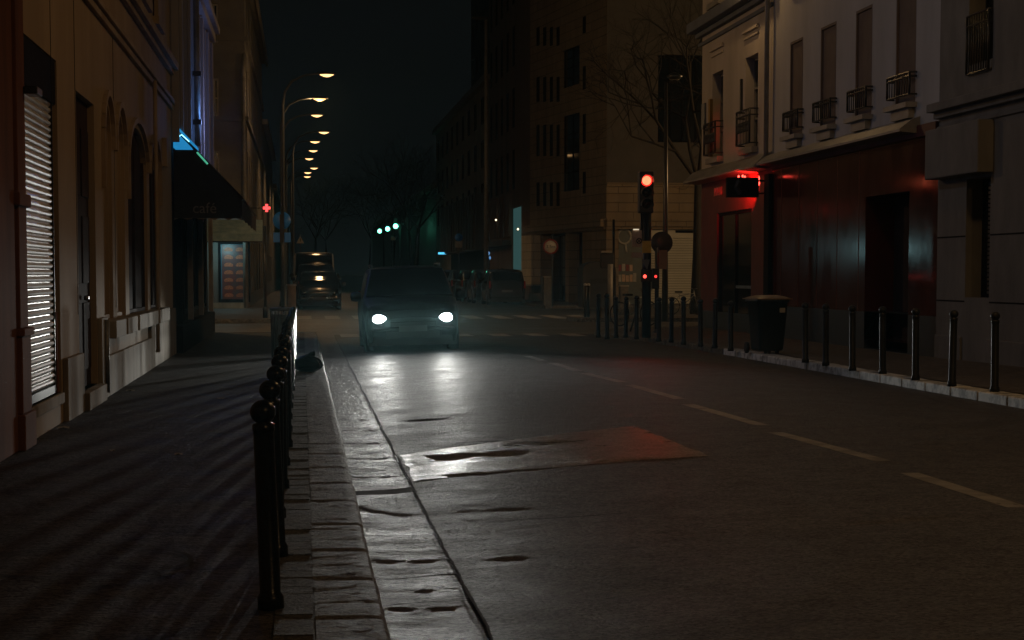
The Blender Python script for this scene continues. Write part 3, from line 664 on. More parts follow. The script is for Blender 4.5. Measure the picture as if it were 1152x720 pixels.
wm.quad((XL, 113, 0), (-22, 113, 0), (-22, 113, 13.4), (XL, 113, 13.4)); wm.quad((-22, YC, 0), (-22, 113, 0), (-22, 113, 13.4), (-22, YC, 13.4)); wm.build('wall', wall_c, C_)
MB().prism([(-22, YC - .3), (XL + .35, YC - .3), (XL + .35, 113), (-22, 113)], 13.402, 13.7).build('roof', zinc, C_)
for h in hc[1:]: WC.window(C_, h[0], h[1], h[2], h[3], .18, zinc, glass_dark, .07, 1, 1)
for h in hd_: WD.window(C_, h[0], h[1], h[2], h[3], .18, zinc, glass_dark, .07, 1, 1, name='window' if h[2] > 4 else 'shop_window')
pm = MB()
for z in (7.55, 10.7): WC.block(pm, 0, WC.L + .12, z, z + .18, -.12, 0); WD.block(pm, 0, WD.L, z, z + .18, -.12, 0)
WC.block(pm, WC.L - .15, WC.L + .06, 0, 7.5, -.06, 0)
pm.build('cornice', wall_c, C_)
MB().tube([(XL - .06, YC - .10, .15), (XL - .06, YC - .10, 9.6), (XL - .0, YC - .10, 10.2)], .07).build('rain_pipe', zinc, C_)
MB().tube([(XL + .3, YC, 13.3), (XL + .3, 113, 13.3)], .07, 6).build('gutter', zinc, C_)
# menu window: two columns of food pictures
mw = MB(); WC.block(mw, m0, m1, zz0, zz1, .08, .12); mwin = mw.build('menu_window', E_menu, C_)
b_ = MB(); WC.block(b_, m0, m0 + .1, zz0, zz1, -.03, .078); WC.block(b_, m1 - .1, m1, zz0, zz1, -.03, .078); WC.block(b_, m0 + .1, m1 - .1, zz1 - .1, zz1, -.03, .078); WC.block(b_, m0 + .1, m1 - .1, zz0, zz0 + .12, -.03, .078); b_.build('frame', black_wood, mwin)
p0 = cpx(251, 336); p1 = cpx(276.5, 276)
b_ = MB(); WC.block(b_, p0[0] - .03, p1[0] + .03, p0[1] - .02, p1[1] + .02, .05, .076); bd = b_.build('menu_board', menu_back, mwin)
for r in range(7):
    for c in range(2):
        a = p0[0] + c * (p1[0] - p0[0]) / 2 + .05; b = a + (p1[0] - p0[0]) / 2 - .1; z0 = p0[1] + r * (p1[1] - p0[1]) / 7 + .05; z1 = z0 + (p1[1] - p0[1]) / 7 - .12
        pts = [(a + (b - a) * (.5 + .5 * math.cos(t) ** 1), z0 + (z1 - z0) * max(.08, (.35 + .6 * math.sin(t)))) for t in [2 * PI * k / 14 for k in range(14)]]
        pk = MB(); pk.quad(*[WC.P(p[0], p[1], .044) for p in pts]); 
        for q in range(14): x_, y_ = pts[q], pts[(q + 1) % 14]; pk.quad(WC.P(*x_, .044), WC.P(*y_, .044), WC.P(*y_, .05), WC.P(*x_, .05))
        pk.build('food_picture', food_red, bd)
b_ = MB(); WC.block(b_, m0 - .3, WC.L, .12, zz0 - .02, -.14, -.062); b_.build('stall_riser', plinth_a, C_)
# pale teal awning of the takeaway
TA = thing('takeaway_awning', 'pale teal awning over the takeaway window of the corner house', 'awning', (-3, YC, 2.6))
ta = MB(); a0 = WC.P(m0 - .4, 0, 0).x; a1 = XL + .65
ta.quad((a0, YC - .07, 3.65), (a1, YC - .07, 3.65), (a1, YC - 1.6, 3.05), (a0, YC - 1.6, 3.05)); ta.quad((a0, YC - 1.6, 3.05), (a1, YC - 1.6, 3.05), (a1, YC - 1.6, 2.75), (a0, YC - 1.6, 2.75))
ta.quad((a1, YC - .07, 3.65), (a1, YC - 1.6, 3.05), (a1, YC - 1.6, 2.75), (a1, YC - .07, 2.9)); ta.build('canvas', awning_teal, TA)
MB().tube([(a0, YC - 1.62, 2.75), (a1, YC - 1.62, 2.75)], .03, 6).build('front_rail', dark_metal, TA)
light('takeaway_lamp', 'POINT', (-3.0, YC - 1.0, 2.5), (.45, .85, .9), 30, .1, parent=TA)
# buildings further down that side
for i, (y0, y1, h, lab) in enumerate(((113.2, 150, 10, 'low dark house next beyond the corner house'), (150.2, 210, 8, 'long dim house halfway down the far street'), (210.2, 330, 9, 'last dark house row at the far end of the street'))):
    bl = thing('terraced_house', lab, 'house', (-8, (y0 + y1) / 2, 0), 'dark houses down the far street')
    wl = Wall((XL, y0), (XL, y1), (-1, 0)); hh = [(2 + k * 3.6, 3.2 + k * 3.6, z, z + 1.7, .2) for k in range(int((y1 - y0) / 3.6) - 1) for z in (1, 4.2)][:40]
    wm = MB(); wl.sheet(wm, 0, wl.L, 0, h, hh); wm.quad((XL, y0, 0), (-16, y0, 0), (-16, y0, h), (XL, y0, h)); wm.quad((XL, y1, 0), (-16, y1, 0), (-16, y1, h), (XL, y1, h)); wm.build('wall', wall_c, bl)
    MB().prism([(-16, y0), (XL + .3, y0), (XL + .3, y1), (-16, y1)], h, h + .3).build('roof', zinc, bl)
    for h_ in hh: wl.window(bl, *h_[:4], .18, zinc, glass_dark, .08, 1, 0)
# red cross on its bracket
RC = thing('pharmacy_cross', 'small glowing red cross sign on the corner house', 'sign', (XL, 82, 4.2))
c = WY(300, 234, 82); q = .055
MB().box(c.x - .15, c.x + .15, 81.97, 82.03, c.z - q, c.z + q).box(c.x - q, c.x + q, 81.972, 82.028, c.z + q, c.z + .16).box(c.x - q, c.x + q, 81.972, 82.028, c.z - .16, c.z - q).build('cross', E_cross, RC)
MB().tube([(XL, 82, c.z), (c.x - .16, 82, c.z)], .02, 6).build('bracket', dark_metal, RC)

# ================================================================== RIGHT HAND HOUSES
XR = 10.4
WR = Wall((XR, 50.6), (XR, 5), (1, 0))
def ur(x, y=300): return WR.px(x, y)[0]
def zr_(x, y): return WR.px(x, y)[1]
# --- corner house with the cream front (glowing sign on it)
R1 = thing('cream_corner_house', 'cream corner house with red ground floor and a shop window at the junction', 'house', (15, 47, .12))
uA, uB = 0, ur(867.5)
w1 = [(ur(800), ur(812)), (ur(837), ur(851))]
z_lo, z_hi = 4.42, 6.55
hl = [(a, b, z_lo, z_hi, .3) for a, b in w1] + [(a, b, 8.3, 10.6, .3) for a, b in w1]
wm = MB(); WR.sheet(wm, 0, uB, 4.0, 12, hl)
wm.quad((XR, 50.6, 0), (22, 50.6, 0), (22, 50.6, 12), (XR, 50.6, 12)); wm.build('wall', cream_wall, R1)
dw = (ur(806.5), ur(845), .35, 3.02, .12)
wm = MB(); WR.sheet(wm, 0, uB, 0, 3.995, [dw]); wm.build('shop_wall', red_matt, R1)
MB().prism([(XR - .3, uB and 50.6 - uB), (22, 50.6 - uB), (22, 50.9), (XR - .3, 50.9)], 12.002, 12.4).build('roof', zinc, R1)
pm = MB(); WR.block(pm, 0 - .3, uB, 7.62, 7.74, -.14, 0); WR.block(pm, -.35, uB, 7.74, 8.0, -.36, 0); WR.block(pm, -.3, uB, 7.4, 7.5, -.06, 0); pm.build('cornice', mat('lead_cornice', (.13, .15, .19), (.09, .10, .13), rough=.7, scale=2), R1, .02)
for (a, b) in w1:
    for z0, z1 in ((z_lo, z_hi), (8.3, 10.6)):
        win = WR.window(R1, a, b, z0, z1, .28, zinc, glass_dark, .06, 1, 2)
        s_ = MB(); WR.block(s_, a - .08, b + .08, z0 - .14, z0 - .004, -.16, 0); s_.build('sill', zinc, win)
        s_ = MB(); WR.block(s_, a - .05, b + .05, z1 + .42, z1 + .47, -.05, 0); WR.block(s_, a - .09, b + .09, z1 + .56, z1 + .62, -.08, 0); WR.block(s_, a - .02, b + .02, z1 + .62, z1 + .66, -.04, 0); s_.build('lintel_mould', cream_wall, win)
def balconet(W, par, a, b, z0, z1, proj=.22, scroll=False):
    g = MB()
    a, b = min(a, b), max(a, b)
    for z in (z0, z1, z0 + (z1 - z0) * .82):
        g.tube([W.P(a, z, 0), W.P(a, z, -proj), W.P(b, z, -proj), W.P(b, z, 0)], .018, 6, smooth=False)
    n = 9
    for k in range(n + 1):
        u = a + (b - a) * k / n; thick = .022 if k in (0, n) else .010
        g.tube([W.P(u, z0, -proj), W.P(u, z1, -proj)], thick, 5)
    if scroll:
        for k in range(n):
            u = a + (b - a) * (k + .5) / n
            g.tube([W.P(u + .05 * math.cos(t), (z0 + z1) / 2 + .12 * math.sin(t), -proj) for t in [2 * PI * q / 10 for q in range(11)]], .010, 4)
    return g.build('balcony_rail', dark_metal, par)
for i, (a, b) in enumerate(w1): balconet(WR, R1, a - .05, b + .05, 4.5, 5.28, .2, True)
# folded shutters at the outer window, golden lamplight put into their colour
a, b = w1[0]
s_ = MB()
for k in range(3): s_.quad(WR.P(a - .02 + k * .10, z_lo + .05, -.02 - .10 * (k % 2)), WR.P(a + .08 + k * .10, z_lo + .05, -.12 + .10 * (k % 2)), WR.P(a + .08 + k * .10, z_lo + 1.5, -.12 + .10 * (k % 2)), WR.P(a - .02 + k * .10, z_lo + 1.5, -.02 - .10 * (k % 2)))
s_.build('folded_shutter', mat('gold_lit_shutter', (.45, .30, .10), (.2, .12, .04), rough=.3, scale=3, stretch=(2, 2, .4)), R1)
b_ = MB(); WR.block(b_, w1[1][0] - .35, w1[1][0] - .27, 5.3, 6.1, -.06, 0); b_.build('shutter_stay', dark_metal, R1)
b_ = MB(); WR.block(b_, .15, .55, 5.25, 5.9, -.05, 0); b_.build('street_plate', mat('enamel_plate', (.08, .10, .14), rough=.4), R1)
# shop window of the corner house
sw = WR.window(R1, dw[0], dw[1], dw[2], dw[3], .11, black_wood, glass_dark, .07, 1, 0, name='shop_window')
b_ = MB(); c = (dw[0] + dw[1]) / 2; WR.block(b_, c + .06, dw[1] - .1, 1.15, 1.22, .05, .09); b_.build('push_bar', alloy, sw)
text('shop_letters', 'DOOU', .30, mat('red_outline_letters', (.75, .35, .32), rough=.5), R1, WR.P(ur(808), zr_(808, 216), -.02), (0, -1, 0), (0, 0, 1), .01)
b_ = MB(); WR.block(b_, .0, uB, .11, .55, -.03, -.0); b_.build('plinth', slate_base, R1)
MB().tube([WR.P(uB + .0, 3.98, -.14), WR.P(uB, 11.9, -.14)], .055).build('rain_pipe', zinc, R1)
b_ = MB(); WR.block(b_, uB - .32, uB + .12, .1, 3.72, -.10, -.031); b_.build('pilaster', black_wood, R1)
def canopy(par, u0, u1, zt, zb, out, m):
    k = MB(); n0 = len(k.v)
    sec = [(0.0, zt), (-out * .45, zt - (zt - zb) * .25), (-out, zb + .04), (-out, zb), (0.0, zb - .03)]
    for u in (u0, u1):
        for d, z in sec: k.v.append(WR.P(u, z, d))
    m_ = len(sec)
    for q in range(m_): a = n0 + q; b = n0 + (q + 1) % m_; k.f.append([a, b, b + m_, a + m_]); k.sm.append(False)
    k.f.append([n0 + q for q in range(m_)]); k.f.append([n0 + m_ + q for q in range(m_)][::-1]); k.sm += [False, False]
    return k.build('canopy', m, par)
canopy(R1, -.35, uB, 4.22, 3.86, .42, zinc)
# --- white house with four tall windows
R2 = thing('white_house', 'pale house with four tall shuttered windows above a glossy red shopfront', 'house', (15, 37, .15))
uC = ur(1054)
w2 = [(ur(887), ur(901)), (ur(921), ur(938)), (ur(960), ur(978)), (ur(1005), ur(1027))]
zlo2, zhi2 = 4.42, 6.42
hl = [(a, b, zlo2, zhi2, .07) for a, b in w2] + [(a, b, 7.6, 9.6, .07) for a, b in w2]
wm = MB(); WR.sheet(wm, uB, uC, 4.0, 12, hl); wm.build('wall', white_wall, R2)
MB().prism([(XR - .3, 50.6 - uC), (22, 50.6 - uC), (22, 50.6 - uB), (XR - .3, 50.6 - uB)], 12.002, 12.4).build('roof', zinc, R2)
for i, (a, b) in enumerate(w2):
    for z0, z1 in ((zlo2, zhi2), (7.6, 9.6)):
        win = WR.window(R2, a, b, z0, z1, .065, shade_brown, shade_brown, .05, 0, 0)
        s_ = MB(); WR.block(s_, a - .1, b + .1, z0 - .09, z0 - .004, -.2, 0); WR.block(s_, a + .05, b - .05, z0 - .26, z0 - .094, -.1, 0); s_.build('sill', zinc, win)
    g = balconet(WR, R2, a - .08, b + .08, 4.55, 4.92, .13)
rs = (ur(973), ur(1022), .3, 2.92, .9)
wm = MB(); WR.sheet(wm, uB, uC, .80, 3.80, [(rs[0], rs[1], .3, 2.92, .9)]); wm.build('red_front', red_panel, R2)
fs = MB(); WR.block(fs, uB, uC, 3.80, 4.0, -.06, 0); fs.build('fascia', red_matt, R2, .01)
ws = MB(); WR.sheet(ws, uB, uC, 0, .797, [(rs[0], rs[1], .12, .8, .9)]); ws.build('base_course', slate_base, R2)
for u in [uB + 1.5 * k + .9 for k in range(7)]:
    if rs[0] - .1 < u < rs[1] + .1 or u > uC - .1: continue
    b_ = MB(); WR.block(b_, u - .012, u + .012, .80, 3.79, -.005, 0); b_.build('panel_joint', red_matt, R2)
b_ = MB(); WR.block(b_, rs[0], rs[0] + (rs[1] - rs[0]) * .52, .12, 2.92, .55, .6); b_.build('door', dark_door, R2)
sl = MB(); z = .14
while z < 2.9:
    for (d0, z0), (d1, z1) in zip([(.44, z), (.42, z + .035), (.44, z + .07)], [(.42, z + .035), (.44, z + .07), (.45, z + .08)]):
        sl.quad(WR.P(rs[0] + (rs[1] - rs[0]) * .52, z0, d0), WR.P(rs[1], z0, d0), WR.P(rs[1], z1, d1), WR.P(rs[0] + (rs[1] - rs[0]) * .52, z1, d1))
    z += .08
sl.build('roller_shutter', dark_metal, R2)
canopy(R2, uB + .002, ur(1033), 4.16, 3.90, .36, zinc)
# --- stone house
R3 = thing('stone_house', 'grey stone slab house with a corbel block and one barred window', 'house', (15, 20, .2))
uD = WR.L
wl, wr_ = ur(1086), ur(1113)
zs0, zs1 = zr_(1100, 335), zr_(1100, 200)
nxt = [(wl + 4.6, wl + 5.9), (wl + 9.5, wl + 10.8), (wl + 14, wl + 15.3)]
hl = [(wl, wr_, zs0, zs1, .35), (wl, wr_, 4.75, 8.2, .35)] + [(a, b, zs0, zs1, .35) for a, b in nxt] + [(a, b, 4.75, 8.2, .35) for a, b in nxt]
wm = MB(); WR.sheet(wm, uC, uD, 0, 12, hl); wm.build('wall', stone_r, R3)
MB().prism([(XR - .3, 5), (22, 5), (22, 50.6 - uC), (XR - .3, 50.6 - uC)], 12.002, 12.4).build('roof', zinc, R3)
pm = MB(); WR.block(pm, uC, uD, 4.02, 4.12, -.10, 0); WR.block(pm, uC, uD, 4.12, 4.26, -.22, 0); WR.block(pm, uC, uD, 3.84, 3.9, -.04, 0); pm.build('string_course', stone_r, R3, .012)
pm = MB(); WR.block(pm, uC + .08, wr_ + .12, zs1 + .05, 3.83, -.26, 0); pm.build('corbel_block', stone_r, R3, .02)
for j, z in enumerate((zr_(1100, 265), zr_(1060, 338), 6.4, 9.0)):
    pm = MB()
    for a, b in ((uC, wl - .02), (wr_ + .02, nxt[0][0] - .02)): WR.block(pm, a, b, z - .012, z + .012, -.003, 0)
    pm.build('wall_joint', black_wood, R3)
for a, b in [(wl, wr_)] + nxt:
    win = WR.window(R3, a, b, zs0, zs1, .33, black_wood, glass_dull, .05, 0, 0)
    bm_ = MB()
    for k in range(26): zz = zs0 + .06 + k * (zs1 - zs0 - .1) / 26; WR.block(bm_, a + (b - a) * .35, b - .02, zz, zz + .045, .22, .24)
    bm_.build('louvre', dark_metal, win)
    win = WR.window(R3, a, b, 4.75, 8.2, .33, black_wood, glass_dull, .06, 1, 1)
    balconet(WR, R3, a + .05, b - .05, 4.6, 5.5, .05)
for q0, q1 in ((uC + .04, wl - .1), (wr_, uD)): b_ = MB(); WR.block(b_, q0, q1, .1, .5, -.04, 0); b_.build('plinth', stone_r, R3, .01)

# hanging sign box on the red front, lit red from behind
SG = thing('hanging_sign', 'black box sign on two bars with red neon glowing behind it', 'sign', (9.7, 43.4, 2.9))
YS = 43.45
s0 = WY(817, 222, YS); s1 = WY(853, 200, YS)
box = MB().box(s0.x, s1.x, YS - .07, YS + .07, s0.z, s1.z).build('sign_box', black_wood, SG, .01)
pts = [WY(831.5, 203, YS - .08), WY(828.5, 210.5, YS - .08), WY(833, 218, YS - .08), ]
MB().tube([(p.x, YS - .074, p.z) for p in pts], .055, 4, smooth=False).build('arrow_mark', mat('grey_mark', (.07, .07, .065), rough=.6), box)
for py in (203.5, 217.5):
    zb = WY(853, py, YS).z; MB().tube([(s1.x - .01, YS, zb), (XR, YS, zb)], .022, 6).build('bracket_bar', dark_metal, SG)
MB().tube([(s0.x + .05, YS + .10, s1.z - .1), (s1.x - .02, YS + .10, s1.z - .1)], .014, 6).build('neon_tube', E_redneon, SG)
for (px, py) in ((831, 198.6), (835.5, 198), (838, 199)):
    p = WY(px, py, YS + .1); MB().lathe([(.006, -.03), (.026, 0), (.006, .03)], (p.x, YS + .1, p.z), 8).build('bulb', E_redneon, SG)
for (px, py) in ((853.8, 201.0), (854, 206)):
    p = WY(px, py, YS + .1); MB().lathe([(.006, -.05), (.02, 0), (.006, .06)], (p.x, YS + .1, p.z), 8).build('bulb', E_redneon, SG)
light('red_neon_light', 'AREA', (9.75, YS + .16, s1.z - .05), (1, .03, .02), 34, .1, rot=(.35, 1, .12), parent=SG, shape='RECTANGLE', size=.7) if False else None
ln = light('red_neon_light', 'AREA', (9.80, YS + .35, s1.z - .10), (1, .02, .015), 40, .1, rot=(.60, 1, .03), parent=SG, shape='RECTANGLE'); ln.data.size = .3; ln.data.size_y = .12; ln.data.spread = math.radians(62)

# wall lantern high on the cream house, above the picture, and a street lamp of the same row nearer by
WLN = thing('wall_lantern', 'wall lantern on an iron arm high over the shop canopy', 'wall lamp', (XR, 43.8, 9.2))
MB().tube([(XR, 43.8, 9.0), (XR - .7, 43.8, 9.4), (XR - .9, 43.8, 9.35)], .03, 8).build('arm', dark_metal, WLN)
MB().lathe([(.10, -.02), (.16, .02), (.17, .28), (.05, .42)], (XR - .9, 43.8, 8.95), 8).build('lantern', dark_metal, WLN)
MB().lathe([(.02, -.05), (.10, -.03), (.10, 0)], (XR - .9, 43.8, 8.92), 8).build('lens', E_lamp, WLN)
light('lantern_light', 'POINT', (XR - .9, 43.8, 8.78), (1, .60, .24), 75, .1, parent=WLN)

# ================================================================== BUILDINGS BEYOND THE JUNCTION
# stone corner block: one angled face, one face to us
Dn = thing('stone_corner_block', 'ochre stone corner block with slit windows and a pale garage shutter', 'building', (18, 95, .1))
P0 = (11.75, 101); P1 = (13.75, 88.2); P2 = (40, 88.2)
W1 = Wall(P0, P1, (1, .3)); W2 = Wall(P1, P2, (0, 1))
h1 = []
for y0, y1 in ((232, 205), (176, 140), (115, 86), (52, 30)):
    for x in (604, 611.5, 619, 626.5): a = W1.px(x, y0); b = W1.px(x + 3, y1); h1.append((a[0], b[0], a[1], b[1], .06))
    a = W1.px(656, y0 - 14); b = W1.px(659, y1 - 12); h1.append((a[0], b[0], a[1], b[1], .06))
for y0, y1 in ((216, 126), (100, 50)):
    a = W1.px(633, y0); b = W1.px(652, y1); h1.append((a[0], b[0], a[1], b[1], .16))
gf = [(609, 636), (640, 655), (661, 687)]
g1 = []
zl = W1.px(640, 262)[1]
for x0, x1 in gf: g1.append((W1.px(x0, 300)[0], W1.px(x1, 300)[0], .12, zl, .7))
h2 = []
a = W2.px(752, 205); b = W2.px(800, 186); h2.append((a[0], b[0], a[1], b[1], .5))
a = W2.px(740, 160); b = W2.px(800, 62); h2.append((a[0], b[0], a[1], b[1], .6))
zg = W2.px(700, 256)[1]
sA = W2.px(696, 300)[0]; sB = W2.px(727, 300)[0]; sC = W2.px(731, 300)[0]; sD = W2.px(789.5, 300)[0]
wm = MB(); W1.sheet(wm, 0, W1.L, .1, 26, h1 + g1[:2]); wm.build('stone_wall', stone_d, Dn)
zled = W2.px(740, 207)[1]
wm = MB(); W2.sheet(wm, 0, W2.L, .1, zled, [(sA, sB, .12, zg, .3), (sC, sD, .12, zg, .3)] + h2[:1]); wm.build('stone_wall', stone_d, Dn)
wm = MB(); W2.sheet(wm, 0, W2.L, zled, 26, h2[1:]); wm.quad((P0[0], P0[1], 0), (40, P0[1], 0), (40, P0[1], 26), (P0[0], P0[1], 26)); wm.build('upper_wall', wall_dark, Dn)
MB().prism([(P1[0] - .3, P1[1] - .3), (40, P1[1] - .3), (40, 101), (P0[0] - .3, 101)], 26.01, 26.5).build('roof', zinc, Dn)
for h in h1: W1.window(Dn, *h[:4], h[4] - .01, black_wood, black_wood if h[4] < .1 else glass_dark, .04, 0 if h[4] < .1 else 1, 0 if h[4] < .1 else 3)
for h in h2: W2.window(Dn, *h[:4], .45, black_wood, glass_dark, .1, 3, 1)
for i, h in enumerate(g1[:2]): W1.window(Dn, *h[:4], .6, dark_door, glass_dark, .08, 2, 1, name='shop_window')
lg = MB(); z0, z1 = W1.px(640, 258)[1], W1.px(640, 250)[1]
for W, L in ((W1, W1.L), (W2, W2.L)): W.block(lg, 0, L, z0, z1, -.28, 0); W.block(lg, 0, L, z0 - .12, z0 - .003, -.12, 0)
W2.block(lg, 0, W2.L, zled - .12, zled + .05, -.15, 0)
lg.build('ledge', stone_d, Dn)
b_ = MB(); W2.block(b_, sA, sB, .12, zg, .22, .28); shp = b_.build('shopfront', shop_teal, Dn)
# loop and bar emblem on the dark shopfront, posters under it
q = W2.px(703, 266); R_ = .30
mk = MB().tube([W2.P(q[0] + R_ * math.cos(t), q[1] + R_ * 1.1 * math.sin(t), .21) for t in [2 * PI * k / 20 for k in range(21)]], .06, 5)
mk.tube([W2.P(q[0] + .05, q[1] - R_, .21), W2.P(q[0] + .1, q[1] - R_ - .42, .21)], .06, 5); mk.tube([W2.P(q[0] + R_, q[1] - .15, .21), W2.P(q[0] + R_ + .45, q[1] - .15, .21)], .07, 5)
mk.build('emblem', mat('pale_emblem', (.6, .6, .56), rough=.6), shp)
for i in range(9):
    x = 696.5 + (i % 5) * 4.2; y = 317 - (i // 5) * 12; a = W2.px(x, y); b = W2.px(x + 3.4, y - random.uniform(7, 10))
    b_ = MB(); W2.block(b_, a[0], b[0], a[1], b[1], .20, .218); b_.build('poster', [paper_m, white_paint, black_ink, red_paint][random.randrange(4)], shp)
b_ = MB(); zt = W2.px(760, 268)[1]; z = .14
while z < zt:
    W2.block(b_, sC + .1, sD, z, z + .10, .20, .24); z += .115
gs = b_.build('garage_shutter', garage_pale, Dn)
b_ = MB(); W2.block(b_, sC, sD, zt, zg, .1, .22); b_.build('shutter_box', garage_pale, gs)
b_ = MB(); W2.block(b_, sC + 1.2, sC + 2.4, zt + .25, zt + .36, .05, .098); b_.build('sign_strip', black_wood, gs)
b_ = MB(); W1.block(b_, W1.px(597, 300)[0], W1.px(608.5, 300)[0], .9, zl, -.5, -.02); b_.build('stone_pier', stone_lit, Dn)

# brown clad building with the teal lit doorway, then pale flats
En = thing('clad_building', 'tall dark brown clad building with a tall glowing teal glass doorway', 'building', (18, 112, 0))
WE = Wall((11.75, 123), (11.75, 101.1), (1, 0))
t0 = WE.px(575.5, 235); t1 = WE.px(586.5, 235)
hh = [(t0[0], t1[0], .12, t0[1], .15)]
for k in range(5):
    u = .6 + k * 3.2
    for z in (6.2, 9.6, 13.0, 16.4, 19.8): hh.append((u, u + 1.2, z, z + 2.2, .08))
wm = MB(); WE.sheet(wm, 0, WE.L, 0, 25, hh); wm.quad((11.75, 123, 0), (30, 123, 0), (30, 123, 25), (11.75, 123, 25)); wm.build('wall', wall_e, En)
MB().prism([(11.5, 101.1), (30, 101.1), (30, 123), (11.5, 123)], 25.01, 25.4).build('roof', zinc, En)
for h in hh[1:]: WE.window(En, *h[:4], .075, black_wood, glass_dark, .06, 1, 0)
b_ = MB(); WE.block(b_, t0[0], t1[0], .12, t0[1], .1, .14); b_.build('glass_doorway', E_teal, En)
for k in range(10): b_ = MB(); u = .3 + k * 1.4; WE.block(b_, u, u + .35, 3.6, 6.0, -.18, 0); b_.build('fin', wall_e, En)
b_ = MB(); WE.block(b_, 0, t0[0] - .2, 3.1, 3.4, -.5, 0); b_.build('canopy', wall_dark, En)
for (x, y) in ((558, 247.5), (582.7, 257.8)):
    p = WX(x, y, 11.5); b_ = MB().lathe([(.01, -.06), (.06, 0), (.01, .06)], (11.5, p.y, p.z), 8).build('small_lamp', E_spark, En)
for (x, y) in ((550, 285), (551.2, 290)):
    p = WX(x, y, 11.5); MB().lathe([(.01, -.12), (.07, 0), (.01, .12)], (11.5, p.y, p.z), 8).build('blue_lamp', E_winblue, En)
Fn = thing('pale_flats', 'pale block of flats with a dark overhanging first floor', 'building', (18, 145, 0))
WF = Wall((11.75, 172), (11.75, 123.1), (1, 0))
hh = [(1 + k * 5.2, 3.4 + k * 5.2, z, z + 1.8, .12) for k in range(9) for z in (5.6, 8.4, 11.2)]
wm = MB(); WF.sheet(wm, 0, WF.L, 0, 13.6, hh); wm.quad((11.75, 172, 0), (30, 172, 0), (30, 172, 13.6), (11.75, 172, 13.6)); wm.build('wall', wall_f, Fn)
MB().prism([(11.4, 123.1), (30, 123.1), (30, 172), (11.4, 172)], 13.61, 14).build('roof', zinc, Fn)
for h in hh: WF.window(Fn, *h[:4], .11, black_wood, glass_dark, .08, 1, 0)
b_ = MB(); WF.block(b_, 18, WF.L, 3.0, 6.6, -.9, 0); bo = b_.build('overhanging_floor', wall_dark, Fn)
for k in range(14): b_ = MB(); WF.block(b_, 18.3 + k * 2.2, 18.5 + k * 2.2, 3.1, 6.5, -.96, -.9); b_.build('glazing_bar', dark_metal, bo)
b_ = MB(); WF.block(b_, 17, WF.L, .1, 3.0, -.02, 0); b_.build('shopfront', black_wood, Fn)
Gn = thing('tower_block', 'very tall unlit block behind the pale flats', 'building', (30, 150, 0))
WG = Wall((15.5, 180), (15.5, 123.6), (1, 0)); hh = [(1 + k * 4, 3 + k * 4, z, z + 1.6, .3) for k in range(14) for z in (16, 19.2, 22.4)]
wm = MB(); WG.sheet(wm, 0, WG.L, 0, 27, hh); wm.box(15.6, 40, 123.6, 123.7, 14, 27); wm.build('wall', wall_dark, Gn)
for h in hh: WG.window(Gn, *h[:4], .28, black_wood, glass_dark, .08, 1, 0)
MB().box(15.3, 40, 123.5, 180, 27.01, 27.4).build('roof', zinc, Gn)
Hn = thing('far_house_row', 'dark low house row on the far side behind the green signals', 'house', (20, 250, 0))
MB().box(11.75, 28, 172.2, 330, 0, 9).build('wall', wall_dark, Hn); MB().box(11.5, 28, 172.2, 330, 9.01, 9.5).build('roof', zinc, Hn)
CS = thing('shop_sign', 'small cyan glowing strip sign sticking out from the far flats', 'sign', (11, 150, 3))
p0 = WY(493, 285, 150); MB().box(p0.x, p0.x + .6, 149.9, 150.1, p0.z - .08, p0.z + .08).build('lit_strip', E_cyan, CS); MB().box(p0.x + .6, 11.75, 149.95, 150.05, p0.z - .03, p0.z + .03).build('bracket', dark_metal, CS)
# ================================================================== LAMPS
def lamp_proto():
    r = thing('street_lamp', 'x', 'street lamp', (0, 0, 0), 'lit street lamps down the far street')
    MB().tube([(0, 0, 0), (0, 0, 1.2), (0, 0, 7.9), (.08, 0, 8.4), (.35, 0, 8.8), (.8, 0, 9.02), (1.35, 0, 9.10)], [.09, .075, .055, .05, .045, .04, .035], 10).build('pole', grey_paint, r)
    MB().lathe([(.14, 0), (.14, .25), (.10, .35), (.09, .9), (.08, .95)], (0, 0, 0), 12).build('base', grey_paint, r)
    hd = MB(); hd.grid(lambda i, j: (1.25 + .75 * i / 8, .15 * math.cos(PI * j / 8) * math.sin(PI * (.12 + .8 * i / 8)), 9.07 + .11 * math.sin(PI * j / 8) * math.sin(PI * (.12 + .8 * i / 8))), 9, 9)
    head = hd.build('lamp_head', grey_paint, r)
    g = MB(); g.grid(lambda i, j: (1.38 + .52 * i / 8, .13 * math.cos(PI * j / 8) * math.sin(PI * (.05 + .9 * i / 8)), 9.06 - .10 * math.sin(PI * j / 8) * math.sin(PI * (.05 + .9 * i / 8))), 9, 9)
    g.build('lens', E_lamp, head)
    return r
lp_ = lamp_proto()
